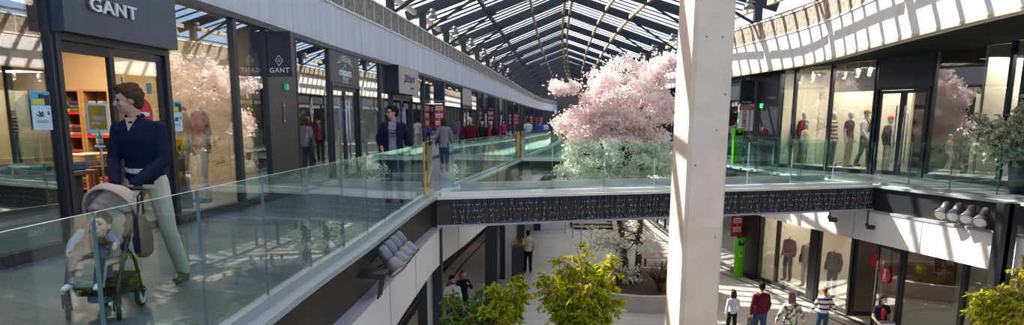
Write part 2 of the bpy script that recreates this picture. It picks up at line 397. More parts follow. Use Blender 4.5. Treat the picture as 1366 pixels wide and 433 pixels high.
for i in range(len(frames) - 1):
    (l0, m0, r0), (l1, m1, r1) = frames[i], frames[i + 1]
    for e0, e1 in ((l0, l1), (r0, r1)):
        b = MB(); e0b, e1b = e0 + (e0 - m0).normalized() * .7, e1 + (e1 - m1).normalized() * .7
        for k in range(1, 6):
            f = k / 6; bar(b, e0b.lerp(e1b, f) + V((0, 0, -.02)), m0.lerp(m1, f) + V((0, 0, -.02)), .19, .035)
        b.build('slat', M['steel'], roof)
        for f, w, mm in ((.97, .13, 'beige_metal'), (.70, .11, 'beige_metal'), (.40 if e0 is l0 else .51, .12, 'steel' if e0 is l0 else 'beige_metal'), (.06, .14, 'beige_metal')):
            a, c = e0b.lerp(m0, f), e1b.lerp(m1, f); u = (c - a) * .05
            b = MB(); bar(b, a + u - V((0, 0, .14)), c - u - V((0, 0, .14)), w, .17); b.build('purlin', M[mm], roof)
    for e0, e1, m_, s_ in ((l0, l1, m0, -1), (r0, r1, m0, 1)):
        b = MB(); b.tube([V((e0.x + .55 * s_, e0.y, 5.15)), V((e1.x + .55 * s_, e1.y, 5.15))], .045, 6); b.build('service_pipe', M['beige_metal'], roof)
# floodlights on the eaves of the roof frames
n_ = {-1: 0, 1: 0}
ORD = ['first', 'second', 'third', 'fourth', 'fifth', 'sixth', 'seventh', 'eighth', 'ninth', 'tenth', 'eleventh', 'twelfth']
def eave_light(e, s_, label):
    c = V((e.x + s_ * .42, e.y - .32, e.z - .38))
    t = thing('eave_floodlight', label, 'lamp', c, 'floodlights under the roof eaves')
    b = MB(); b.lathe([(.0, .20), (.085, .2), (.10, .1), (.10, .06)], c, 14); b.build('lamp_body', M['lamp_grey'], t, True)
    b = MB(); b.lathe([(.09, .06), (.15, -.02), (.18, -.14), (.165, -.14), (.0, -.10)], c, 14); b.build('lamp_shade', M['lamp_grey'], t, True)
    b = MB(); b.tube([c + V((0, 0, .12)), c + V((-.1 * s_, .12, .16)), V((e.x + .1 * s_, e.y, e.z - .25))], .022, 6); b.build('bracket', M['beige_metal'], t)
for i, (l, m, r) in enumerate(frames):
    if 28 < l.y < 62:
        n_[-1] += 1; eave_light(l, 1, 'grey floodlight under the left roof eave, %s along from the camera' % ORD[n_[-1] - 1])
    if 26 < r.y < 56:
        n_[1] += 1; eave_light(r, -1, 'grey floodlight under the right roof eave, %s along from the camera' % ORD[n_[1] - 1])
# ------------------------------------------------------------------ shopfront pieces
WN = [0]; DN = [0]
def pane(mb, a, c, z0, z1, th=.016):
    """glass sheet as a closed box; faces 0-1 = broad sides (material 0), edges material 1, top edge material 2"""
    d = (c - a).normalized(); n = V((d.y, -d.x, 0)) * th / 2
    P = [a - n, a + n, c + n, c - n]; lo = [V((p.x, p.y, z0)) for p in P]; hi = [V((p.x, p.y, z1)) for p in P]; b_ = len(mb.v)
    mb.v.extend([tuple(p) for p in lo + hi])
    for f, m_ in (((3, 2, 1, 0), 1), ((4, 5, 6, 7), 2), ((0, 1, 5, 4), 1), ((1, 2, 6, 5), 0), ((2, 3, 7, 6), 1), ((3, 0, 4, 7), 0)):
        mb.f.append(tuple(b_ + i for i in f)); mb.m.append(m_)
    return mb
def bars(mb, path, t0, t1, z0, z1, w=.07, d=.12, o=0.0, top=True, bot=True):
    strip(mb, path, t0, t0 + w, z0, z1, o - d / 2, o + d / 2, 1); strip(mb, path, t1 - w, t1, z0, z1, o - d / 2, o + d / 2, 1)
    if top: strip(mb, path, t0 + w, t1 - w, z1 - w, z1, o - d / 2, o + d / 2, 1)
    if bot: strip(mb, path, t0 + w, t1 - w, z0, z0 + .13, o - d / 2, o + d / 2, 1)
    return mb
def window(path, t0, t1, z0=0.0, z1=3.25, gm='glass_shop', fm='frame', w=.06, o=0.0):
    t0, t1 = min(t0, t1), max(t0, t1)
    WN[0] += 1; c = path.at((t0 + t1) / 2, o)
    r = thing('window_%d' % WN[0], None, None, (c.x, c.y, z0), kind='structure')
    bars(MB(), path, t0, t1, z0, z1, w, o=o).build('window_frame', M[fm], r)
    pane(MB(), path.at(t0 + w, o), path.at(t1 - w, o), z0 + .13, z1 - w).build('window_glass', [M[gm], M[fm], M[fm]], r)
    return r
def leaf(r, path, t0, t1, z0, z1, gm, fm, o=0.0, handle=None, swing=None, w=.09, hs=1):
    """door leaf between t0,t1; swing = (hinge t, angle) turns it about the hinge"""
    def P(t, off): return path.at(t, off)
    if swing:
        hp = path.at(swing[0], o); Rm = Matrix.Rotation(swing[1], 3, 'Z')
        P0 = P; P = lambda t, off: Rm @ (P0(t, off) - hp) + hp
    def sb(mb, a, c, za, zb, oa, ob):
        q = [P(a, oa), P(a, ob), P(c, ob), P(c, oa)]; return mb.hexa([V((p.x, p.y, za)) for p in q], [V((p.x, p.y, zb)) for p in q])
    b = MB(); d = .03
    sb(b, t0, t0 + w, z0, z1, o - d, o + d); sb(b, t1 - w, t1, z0, z1, o - d, o + d); sb(b, t0 + w, t1 - w, z1 - w, z1, o - d, o + d); sb(b, t0 + w, t1 - w, z0, z0 + w * 1.3, o - d, o + d)
    lf = b.build('door_leaf', M[fm], r)
    pane(MB(), P(t0 + w, o), P(t1 - w, o), z0 + w * 1.3, z1 - w).build('leaf_glass', [M[gm], M[fm], M[fm]], lf)
    if handle is not None:
        for sd in (-1, 1):
            b = MB(); h0 = P(handle, o + sd * .09); b.tube([(h0.x, h0.y, z0 + .35), (h0.x, h0.y, z0 + min(2.0, z1 - z0 - .3))], .02, 8)
            for zz in (.5, 1.75):
                e = P(handle, o); b.tube([(e.x, e.y, z0 + zz), (h0.x, h0.y, z0 + zz)], .011, 6)
            b.build('door_handle', M['alu'], lf, True)
    return lf
def door(path, t0, t1, z0, z1, gm='glass_shop', fm='frame', o=0.0):
    DN[0] += 1; c = path.at((t0 + t1) / 2, o)
    r = thing('door_%d' % DN[0], None, None, (c.x, c.y, z0), kind='structure')
    bars(MB(), path, min(t0, t1), max(t0, t1), z0, z1, .08, .16, o=o, bot=False).build('door_frame', M[fm], r)
    return r
def double_door(path, t0, t1, z0, z1, gm, fm, o=0.0, handles=True):
    t0, t1 = min(t0, t1), max(t0, t1); r = door(path, t0, t1, z0, z1, gm, fm, o); m = (t0 + t1) / 2
    leaf(r, path, t0 + .085, m - .004, z0 + .02, z1 - .09, gm, fm, o, m - .13 if handles else None); leaf(r, path, m + .004, t1 - .085, z0 + .02, z1 - .09, gm, fm, o, m + .13 if handles else None)
    return r
def panel(path, t0, t1, z0, z1, o0, o1, m, name='wall_panel', n=1):
    b = MB(); strip(b, path, min(t0, t1), max(t0, t1), z0, z1, o0, o1, n); return struct(name, b, m)
# ------------------------------------------------------------------ left shopfront (upper)
hx = lambda px: XL.hit(px, 163)
t_door0, t_door1 = hx(77), hx(224.5)
ts = [t_door0 - k * 2.75 for k in range(0, 7)]
for k in range(6): window(XL, ts[k + 1], ts[k])
# clothes-shop doorway with the sign box above
dr = door(XL, t_door0, t_door1, 0, 2.46, fm='frame')
tm = hx(151)
leaf(dr, XL, tm, t_door1 - .085, .02, 2.37, 'glass_shop', 'frame', 0, tm + .13)
leaf(dr, XL, t_door0 + .085, tm, .02, 2.37, 'glass_shop', 'black', 0, None, swing=(t_door0 + .085, math.radians(72)))
panel(XL, t_door0 + .08, tm, 2.26, 2.38, -.06, .03, M['black'], 'trim_door_head')
sg = thing('shop_sign', 'slate grey fascia sign box with raised white letters above the open shop door', 'sign', XL.at((t_door0 + t_door1) / 2, .1) + V((0, 0, 2.46)))
b = MB(); strip(b, XL, t_door0 - .02, t_door1 + .02, 2.46, 3.42, -.06, .22, 2); b.build('sign_box', M['sign_face'], sg)
c = XL.at(hx(141), .245); d = XL.dirn(hx(147))
b = MB(); text_mb(b, 'GANT', .215, c + V((0, 0, 2.80)), d, (0, 0, 1), .03, spacing=1.1, bold=.002, sx=1.45); b.build('letters', M['white'], sg)
b = MB(); text_mb(b, 'GANT', .215, XL.at(hx(141), .225) + V((0, 0, 2.795)) - d * .015, d, (0, 0, 1), .03, spacing=1.1, sx=1.45); b.build('letter_returns', M['darkwood'], sg)
tw = [t_door1, hx(316), hx(358)]
window(XL, tw[0], tw[1]); window(XL, tw[1], tw[2], w=.07)
panel(XL, hx(358), hx(395), 0, 3.25, -.12, .05, M['brownblack'], 'wall_pier')
window(XL, hx(395), hx(440))
# second shop: door with sign board
td = [hx(440.5), hx(477.5)]
double_door(XL, td[0], td[1], 0, 2.42, 'glass_shop', 'frame')
s2 = thing('shop_sign', 'dark grey sign board with chalk-white lettering over the double door', 'sign', XL.at(sum(td) / 2, .05) + V((0, 0, 2.42)))
b = MB(); strip(b, XL, td[0], td[1], 2.43, 3.22, -.05, .06, 1); b.build('sign_board', M['brownblack'], s2)
tc = sum(td) / 2; c = XL.at(tc, .066); d = XL.dirn(tc); b = MB()
for k, ch in enumerate("L'ATELIER"):
    f = (k - 4) / 4; text_mb(b, ch, .2, c + d * (f * .42) + V((0, 0, 3.03 - .05 * f * f)), (d + V((0, 0, -.12 * f))), V((0, 0, 1)) + d * (.12 * f), .006)
text_mb(b, 'DES', .09, c + V((0, 0, 2.86)), d, (0, 0, 1), .006); text_mb(b, 'créateurs', .27, c + V((0, 0, 2.7)), d, (0, 0, 1), .006, bold=.008)
text_mb(b, 'BOUTIQUE', .085, c + V((0, 0, 2.52)), d, (0, 0, 1), .006)
for sx in (-1, 1): bar(b, c + d * (.5 * sx) + V((0, 0, 2.93)), c + d * (.64 * sx) + V((0, 0, 2.90)), .012, .015)
for zz in (2.575, 2.465): bar(b, c - d * .26 + V((0, 0, zz)), c + d * .26 + V((0, 0, zz)), .01, .012)
b.build('lettering', M['white'], s2)
window(XL, hx(477.5), hx(507)); window(XL, hx(507), hx(521))
td = [hx(521.5), hx(548)]
double_door(XL, td[0], td[1], 0, 2.36, 'glass_shop', 'frame')
mat('violet_ink', (.10, .07, .17), .5); s3 = thing('shop_sign', 'pale beige box sign with a handwritten violet name, past the dark sign board', 'sign', XL.at(sum(td) / 2, .15) + V((0, 0, 2.37)))
b = MB(); strip(b, XL, td[0] - .25, td[1] - .3, 2.37, 3.22, -.05, .34, 1); b.build('sign_box', M['black'], s3)
b = MB(); strip(b, XL, td[0] - .25, td[1] - .3, 2.37, 3.22, .341, .365, 1); b.build('sign_face', M['planter'], s3)
tc = sum(td) / 2 - .27; c = XL.at(tc, .372); d = XL.dirn(tc); b = MB()
text_mb(b, 'J.M.Bayard', .36, c + V((0, 0, 2.86)), (d + V((0, 0, .03))), (0, 0, 1), .006, shear=.35, bold=.004); b.build('name', bpy.data.materials['violet_ink'], s3); b = MB(); text_mb(b, 'boutique', .13, c + d * .35 + V((0, 0, 2.58)), d, (0, 0, 1), .006, shear=.2)
b.build('lettering', bpy.data.materials['violet_ink'], s3)
# the shops further along
far_edges = [548, 565, 592, 616]
for a, c in zip(far_edges[:-1], far_edges[1:]): window(XL, hx(a), hx(c))
double_door(XL, hx(616), hx(628), 0, 2.36, 'glass_shop', 'frame'); panel(XL, hx(616), hx(628), 2.36, 3.25, -.05, .06, M['planter'], 'wall_sign_panel')
t = hx(628); k = 0
while t < XL.len - 8:
    w_ = 2.5 if t < 75 else 4.0
    if k % 4 == 2 and t < 80: double_door(XL, t, t + 1.9, 0, 2.4, 'glass_shop', 'frame'); panel(XL, t, t + 1.9, 2.4, 3.25, -.05, .06, M['sign_face'], 'wall_sign_panel'); t += 1.9
    else: window(XL, t, t + w_); t += w_
    k += 1
b = MB(); strip(b, XL, ts[6], XL.len - 6, 3.17, 3.27, -.1, .09, 140); struct('trim_left_head', b, M['frame'])
# blade signs: thin boxes standing out from the front
def blade(path, t, off0, off1, z0, z1, th=.14):
    n = path.nrm(t); d = path.dirn(t); p = path.at(t)
    a, c = p + n * off0, p + n * off1; P = [a - d * th / 2, c - d * th / 2, c + d * th / 2, a + d * th / 2]
    return MB().hexa([V((q.x, q.y, z0)) for q in P], [V((q.x, q.y, z1)) for q in P])
tb = hx(359.5); n = XL.nrm(tb); d = XL.dirn(tb); p0 = XL.at(tb)
bs = thing('blade_sign', 'tall navy blade sign with white diamond logo and letters, beside the dark pier', 'sign', p0 + n * .25 + V((0, 0, 2.3)))
blade(XL, tb, .05, .52, 2.32, 3.12, .2).build('sign_box', M['navy'], bs)
fc = p0 + n * .285 - d * .104; b = MB()
text_mb(b, 'GANT', .125, fc + V((0, 0, 2.42)), n, (0, 0, 1), .006, spacing=1.15, bold=.001)
b.build('lettering', M['white'], bs); b = MB()
def diamond(mb, c, xd, w, h, th):
    xd = V(xd).normalized(); z = V((0, 0, 1)); P = [z * h, xd * w, -z * h, -xd * w]
    for i in range(4):
        a, e = P[i], P[(i + 1) % 4]; nn = xd.cross(z) * .003
        q = [a, e, e * (1 - th), a * (1 - th)]; mb.hexa([V(c) + x - nn for x in q], [V(c) + x + nn for x in q])
diamond(b, fc + V((0, 0, 2.60)), n, .075, .10, .13); text_mb(b, 'G', .085, fc + V((0, 0, 2.60)), n, (0, 0, 1), .006)
b.build('logo', M['white'], bs)
def sale_banner(name, label, path, t, off0, off1, z0, z1, n_boxes, cat='banner', flip=1, group=None):
    n = path.nrm(t); d = path.dirn(t); p = path.at(t)
    r = thing(name, label, cat, p + n * (off0 + off1) / 2 + V((0, 0, z0)), group)
    blade(path, t, off0, off1, z0, z1, .05).build('banner', M['red'], r)
    w = abs(off1 - off0); h = (z1 - z0); c = p + n * (off0 + off1) / 2 - d * .029; b = MB(); b2 = MB()
    for i in range(n_boxes):
        zc = z1 - h * (.17 + i * .30) ; hh = h * .085; b = MB()
        q = [V((0, 0, -hh)) - n * w * .36, V((0, 0, -hh)) + n * w * .36, V((0, 0, hh)) + n * w * .36, V((0, 0, hh)) - n * w * .36]
        b.hexa([c + V((0, 0, zc)) + x - d * .003 for x in q], [c + V((0, 0, zc)) + x + d * .003 for x in q]); b.build('white_box', M['white'], r); b = MB()
        for s_ in (-.35, .35): b2 = MB(); bar(b2, c + V((0, 0, zc + hh * s_)) - n * w * .28 - d * .005, c + V((0, 0, zc + hh * s_)) + n * w * .28 - d * .005, .004, h * .028); b2.build('print_line', M['redband'], r)
        if i < n_boxes - 1:
            zz = zc - h * .15; bar(b, c + V((0, 0, zz + h * .006)) - n * w * .1, c + V((0, 0, zz + h * .006)) + n * w * .1, .004, h * .012); b.box(c + V((0, 0, zz)), (.012, .006, h * .05), math.atan2(n.y, n.x)); b.build('plus_mark', M['white'], r)
    return r
BL = [(578, 'nearest'), (649, 'second'), (684, 'third'), (705.5, 'fourth'), (719.5, 'fifth and farthest')]
for px, w_ in BL:
    t = hx(px) - .2; n = XL.nrm(t); d = XL.dirn(t); p = XL.at(t)
    r = thing('blade_sign', 'black blade sign on the left shopfronts, %s above a red sale banner' % w_, 'sign', p + n * .3 + V((0, 0, 2.22)), 'black blade signs along the left shops')
    blade(XL, t, .08, .50, 2.22, 2.98, .12).build('sign_box', M['navy'], r)
    b = MB(); c = p + n * .29 - d * .063; text_mb(b, 'J.M.Bayard' if px == 578 else 'boutique', .085, c + V((0, 0, 2.31)), n, (0, 0, 1), .005, shear=.3); b.build('lettering', M['white'], r)
    sale_banner('sale_banner', 'red sale banner with white boxes, %s of the row along the left shops' % w_.split()[0], XL, t, .10, .48, 1.22, 2.19, 3, group='red sale banners along the left shops')
# ------------------------------------------------------------------ left shop rooms
b = MB(); strip(b, XL, 0, XL.len, 0, 3.3, -4.6, -4.5, 120); struct('wall_left_shop_back', b, M['dark_wall'])
b = MB(); strip(b, XL, 0, XL.len, 3.26, 3.36, -4.55, -.1, 120); struct('ceiling_left_shops', b, M['dark_wall'])
for k, px in enumerate((350, 441, 520.5, 592, 640)):
    tt = hx(px); b = MB(); strip(b, XL, tt - .06, tt + .06, 0, 3.26, -4.5, -.15, 1); struct('wall_left_partition', b, M['beige_wall'] if k == 0 else M['offwhite'] if k in (2, 4) else M['dark_wall'])
tt = t_door0 - .35; b = MB(); strip(b, XL, tt - .05, tt + .05, 0, 3.26, -4.5, -1.2, 1); struct('wall_left_partition', b, M['dark_wall'])
# warm wall behind the shelves of the open shop
b = MB(); strip(b, XL, t_door0 - .3, hx(345), 0, 3.24, -4.48, -4.38, 4); struct('wall_shop_lining', b, M['beige_wall'])
# ------------------------------------------------------------------ right shopfront (upper)
hr = lambda px, py=165: RF.hit(px, py)
ztop = lambda t: zrf(RF.at(t).y)
def wr(a, c, **k):
    t0, t1 = hr(a), hr(c); return window(RF, t0, t1, 0, (ztop(t0) + ztop(t1)) / 2 + .02, 'glass_right', 'navy', .05, **k)
wr(1359, 1341); wr(1341, 1241)
for k in range(9): window(RF, hr(1359) - 2.6 * (k + 1), hr(1359) - 2.6 * k, 0, 3.75, 'glass_right', 'navy')
td = [hr(1239), hr(1167)]; double_door(RF, td[0], td[1], 0, 2.55, 'glass_right', 'navy')
panel(RF, td[0], td[1], 2.55, (ztop(td[0]) + ztop(td[1])) / 2, -.04, .04, M['sign_face'], 'wall_over_door')
wr(1165, 1106); wr(1106, 1058); wr(1058, 1037)
panel(RF, hr(1036.5), hr(1000), 0, 3.3, -.05, .15, M['navy'], 'wall_right_pier')
wr(1000, 989); wr(989, 950)
t = hr(950)
while t < RF.len - 8: window(RF, t, t + 2.8, 0, 3.25, 'glass_right', 'navy'); t += 2.8
b = MB(); R = []
for y in ys2:
    a = xat(RF, 5.6)(y); R.append([V((a, y, 0)), V((a + .1, y, 0)), V((a + .1, y, 4.3)), V((a, y, 4.3))])
b.rings(R); struct('wall_right_shop_back', b, M['dark_wall'])
b = MB(); ruled(b, xat(RF, .25), xat(RF, 5.6), ys2, 3.9, 3.98); struct('ceiling_right_shops', b, M['dark_wall'])
for px in (1037, 1300):
    tt = hr(px); q = RF.at(tt); e = RF.nrm(tt)
    b = MB(); b.hexa([q + e * .2, q + e * 5.5, q + e * 5.5 + RF.dirn(tt) * .1, q + e * .2 + RF.dirn(tt) * .1], [x + V((0, 0, 3.8)) for x in (q + e * .2, q + e * 5.5, q + e * 5.5 + RF.dirn(tt) * .1, q + e * .2 + RF.dirn(tt) * .1)])
    struct('wall_right_partition', b, M['cream_wall'])
# display wall a little behind the right windows
b = MB(); strip(b, RF, hr(1300), hr(1245), 0, 2.35, 1.5, 1.6, 2); struct('wall_right_display', b, M['cream_wall'])
b = MB(); strip(b, RF, hr(1164), hr(1040), 0, 2.55, 1.7, 1.8, 3); struct('wall_right_display', b, M['cream_wall'])
# blade sign, banner and totem at the right pier
tp = hr(1006); n = RF.nrm(tp); d = RF.dirn(tp); p = RF.at(tp)
r = thing('blade_sign', 'black blade sign on the right pier above the white discount banner', 'sign', p - n * .3 + V((0, 0, 2.3)))
blade(RF, tp, -.62, -.08, 2.2, 3.05, .14).build('sign_box', M['black'], r)
b = MB(); text_mb(b, 'The Kooples', .07, p - n * .35 + d * .075 * -1 + V((0, 0, 2.27)), -n if n.x < 0 else n, (0, 0, 1), .005); b.build('lettering', M['white'], r)
dv = -1
r = thing('discount_banner', 'white banner with red vertical lettering under the black blade sign', 'banner', p - n * .3 + V((0, 0, 1.2)))
blade(RF, tp - .0, -.62, -.06, 1.22, 2.13, .06).build('banner', M['white'], r)
fd = -d if d.y > 0 else d                     # side that faces the camera
c = p - n * .34 + fd * .034; xr = n if n.x > 0 else -n
b = MB(); text_mb(b, 'REMISES', .21, c - xr * .05 + V((0, 0, 1.60)), (0, 0, 1), -xr, .005, bold=.006); text_mb(b, 'EXTRAORDINAIRES', .085, c + xr * .14 + V((0, 0, 1.60)), (0, 0, 1), -xr, .005, bold=.002)
bar(b, c - xr * .27 + V((0, 0, 2.12)), c + xr * .27 + V((0, 0, 2.12)), .006, .14); b.build('print', M['redband'], r)
b = MB(); text_mb(b, '10 JOURS', .1, c + fd * .005 + V((0, 0, 2.05)), xr, (0, 0, 1), .004); b.build('heading', M['white'], r)
def plate(name, label, cat, m, c, xd, w, h, th=.02, zd=V((0, 0, 1))):
    xd = V(xd).normalized(); nn = xd.cross(V(zd)).normalized(); q = [-xd * w / 2 - V(zd) * h / 2, xd * w / 2 - V(zd) * h / 2, xd * w / 2 + V(zd) * h / 2, -xd * w / 2 + V(zd) * h / 2]
    b = MB(); b.hexa([V(c) + x - nn * th / 2 for x in q], [V(c) + x + nn * th / 2 for x in q]); o = b.build(name, m)
    return tag(o, label, cat) if label else o
tq = hr(1017); plate('exit_sign', 'small green exit sign on the black right pier', 'sign', M['exit_green'], RF.at(tq, -.075) + V((0, 0, 2.12)), RF.dirn(tq), .26, .16)
tq = hr(1022); plate('alarm_box', 'small red alarm box on the black right pier', 'alarm', M['red'], RF.at(tq, -.09) + V((0, 0, 1.28)), RF.dirn(tq), .16, .15, .06)
# ================================================================== BRIDGES, RAILS, COLUMNS
B0, B1 = V((-1.54, 15.2, 0)), V((9.02, 18.73, 0)); B2, B3 = V((-1.25, 17.25, 0)), V((8.62, 20.55, 0))
def deck(name, a, c, e, f, near_ext=.0):
    z = lambda p, h: V((p.x, p.y, h))
    MBs = MB(); MBs.hexa([z(a, -.2), z(c, -.2), z(f, -.2), z(e, -.2)], [z(a, .002), z(c, .002), z(f, .002), z(e, .002)]); struct('floor_' + name, MBs, M['tile_up'])
    d = (c - a).normalized(); n = V((d.y, -d.x, 0))
    for s_, p, q, w_ in ((1, a, c, 'near'), (-1, e, f, 'far')):
        nn = n * s_
        b = MB(); b.hexa([z(p + nn * .0, -.58), z(q + nn * .0, -.58), z(q - nn * .06, -.58), z(p - nn * .06, -.58)], [z(p, -.03), z(q, -.03), z(q - nn * .06, -.03), z(p - nn * .06, -.03)])
        struct('wall_%s_%s_fascia' % (name, w_), b, M['fascia'])
        for z0, z1, o in ((-.05, .006, .06), (-.62, -.575, .055)):
            b = MB(); P = [p + nn * o, q + nn * o, q - nn * .2, p - nn * .2]; b.hexa([z(x, z0) for x in P], [z(x, z1) for x in P]); struct('trim_%s_%s' % (name, w_), b, M['lilac_ledge'] if z0 < -.3 else M['rail_white'])
deck('bridge', B0, B1, B2, B3)
C0, C1, C2, C3 = V((.42, 30.7, 0)), V((7.55, 31.3, 0)), V((.55, 32.9, 0)), V((7.5, 33.5, 0))
deck('far_bridge', C0, C1, C2, C3)
b = MB(); b.hexa([V(p) for p in ((-2, -2.4, -.2), (11.6, -2.4, -.2), (11.6, .7, -.2), (-2, .7, -.2))], [V(p) for p in ((-2, -2.4, 0), (11.6, -2.4, 0), (11.6, .7, 0), (-2, .7, 0))]); struct('floor_near_bridge', b, M['tile_up'])
def balustrade(label, pts, h=1.06, ch_h=.085, ch=None, z=0.0, skip=0):
    """pts: joints between the glass sheets"""
    r = thing('glass_balustrade', label, 'balustrade', pts[len(pts) // 2] + V((0, 0, z)))
    b = MB(); R = []
    for i, p in enumerate(pts):
        d = (pts[min(i + 1, len(pts) - 1)] - pts[max(0, i - 1)]).normalized(); n = V((d.y, -d.x, 0))
        R.append([p - n * .04 + V((0, 0, z)), p + n * .04 + V((0, 0, z)), p + n * .04 + V((0, 0, z + ch_h)), p - n * .04 + V((0, 0, z + ch_h))])
    b.rings(R); b.build('base_channel', ch or M['alu'], r)
    for p, q in zip(pts[:-1], pts[1:]):
        d = (q - p).normalized() * .008
        pane(MB(), p + d, q - d, z + ch_h * .6, z + h).build('glass_panel', [M['glass_rail'], M['glass_edge'], M['glass_top']], r)
    return r
def pj(path, off, t0, t1, sp, ref=None):
    if ref is not None: t0 = ref - math.floor((ref - t0) / sp) * sp
    T = []; t = t0
    while t < t1 - .25: T.append(t); t += sp
    T.append(t1); return [path.at(x, off) for x in T]
tn = LE.atY(-2.5); ref = LE.atY(onz(115, 283, 1.06).y)
balustrade('long glass balustrade along the left gallery, in front of the stroller', pj(LE, -.17, tn, LE.atY(14.75), 1.22, ref))
dB = (B1 - B0).normalized(); nB = V((dB.y, -dB.x, 0)); LB = (B1 - B0).length
pts = [B0 + dB * (.1 + i * (LB - .1) / 9) - nB * .1 for i in range(10)]
balustrade('glass balustrade on the near side of the footbridge, above the light strings', pts, ch=M['rail_white'])
dF = (B3 - B2).normalized(); nF = V((-dF.y, dF.x, 0)); LF_ = (B3 - B2).length
pts = [B2 + dF * (.05 + i * (LF_ - .3) / 6) - nF * .1 for i in range(7)]
balustrade('glass balustrade on the far side of the footbridge, in front of the blossom tree', pts, ch_h=.14)
balustrade('glass balustrade of the right gallery, in front of the wide double door', pj(RE, .17, RE.atY(3), RE.atY(18.75), 1.25))
balustrade('glass balustrade of the right gallery beyond the footbridge, near the green totem', pj(RE, .17, RE.atY(20.75), RE.atY(30.6), 1.4))
balustrade('glass balustrade of the left gallery between the two footbridges', pj(LE, -.17, LE.atY(17.5), LE.atY(30.4), 1.3))
balustrade('glass balustrade of the left gallery past the far footbridge', pj(LE, -.17, LE.atY(33.2), LE.atY(75), 1.6))
dC = (C1 - C0).normalized(); LC = (C1 - C0).length
balustrade('glass balustrade on the near side of the far footbridge', [C0 + dC * (.05 + i * (LC - .1) / 5) + V((0, .1, 0)) for i in range(6)])
balustrade('glass balustrade on the back side of the far footbridge', [C2 + dC * (.05 + i * (LC - .25) / 5) - V((0, .1, 0)) for i in range(6)])
# gold filmed end panels
def gold_panel(label, p, q):
    r = thing('glass_end_panel', label, 'panel', p)
    d = (q - p).normalized(); b = MB(); pane(b, p + d * .05, q, .06, 1.1).build('tinted_glass', [M['gold_glass'], M['gold'], M['gold']], r)
    b = MB(); b.box(p + d * .02 + V((0, 0, .58)), (.06, .045, 1.06), math.atan2(d.y, d.x)); b.build('edge_strip', M['gold'], r)
    b = MB(); b.box((p + q) / 2 + V((0, 0, .04)), ((q - p).length, .09, .08), math.atan2(d.y, d.x)); b.build('base_channel', M['alu'], r)
M['gold_glass'] = glass('gold_glass', (.62, .45, .12), .06, 4, (1, .9, .6))
g0 = LE.at(LE.atY(14.8), -.17); gold_panel('gold-edged glass end panel at the left corner of the footbridge', g0, onz(578, 257, .0) - V((.02, .0, 0)))
gg = LE.at(LE.atY(30.45), -.17); gold_panel('small gold-edged end panel far off at the left corner of the far footbridge', gg, gg + V((.14, .05, 0)))
gg = LE.at(LE.atY(17.45), -.17); 
# white concrete column in the void
def chamfer(s_, c_):
    h = s_ / 2; return [(-h + c_, -h), (h - c_, -h), (h, -h + c_), (h, h - c_), (h - c_, h), (-h + c_, h), (-h, h - c_), (-h, -h + c_)]
cx, cy, th = 2.76, 11.2, math.radians(11.5)
rot = lambda P: [(cx + x * math.cos(th) - y * math.sin(th), cy + x * math.sin(th) + y * math.cos(th)) for x, y in P]
col = thing('concrete_column', 'tall white concrete column rising through the void in front of the footbridge', 'column', (cx, cy, -4.5), kind='thing')
b = MB(); b.prism(rot(chamfer(.62, .055)), -4.5, 7.25); b.build('shaft', M['concrete'], col)
b = MB(); b.prism(rot(chamfer(.624, .055)), -.20, .0); b.build('repair_patch', mat('patched_concrete', (.70, .56, .44), .8), col)
for fx, fz in ((-.13, 2.68), (.11, 2.68), (-.2, .9), (.1, 1.4), (.17, -.15), (.2, 1.9)):
    x, y = rot([(fx, -.312)])[0]; b = MB(); b.lathe([(.0, .004), (.012, .004), (.012, -.004), (0, -.004)], (x, y, fz), 8, axis=(math.sin(th), -math.cos(th), 0)); b.build('tie_hole', M['darkwood'], col)
def hcol(name, x, y, w, d, z0, z1, rz=0.0, wm='offwhite'):
    r = thing(name, None, None, (x, y, z0), kind='structure'); R = Matrix.Rotation(rz, 3, 'Z')
    for s_ in (-1, 1):
        b = MB(); b.box(V((x, y, (z0 + z1) / 2)) + R @ V((s_ * (w / 2 - .1), 0, 0)), (.2, d, z1 - z0), rz); b.build('flange', M['black'], r)
    b = MB(); b.box((x, y, (z0 + z1) / 2), (w - .3, d * .45, z1 - z0), rz); b.build('web', M[wm], r)
hcol('column_left', -1.72, 15.45, .52, .26, -4.5, -.06)
hcol('column_far_bridge', -.04, 28.75, .86, .45, -4.5, -.6)
hcol('column_right', onY(1339, 320, 14.55).x, 14.55, .31, .24, -4.5, .0, 0, 'fasciadark')
for y in (24.5, 33, 42): hcol('column_left', xat(LE)(y) - .35, y, .4, .26, -4.5, -1.42)
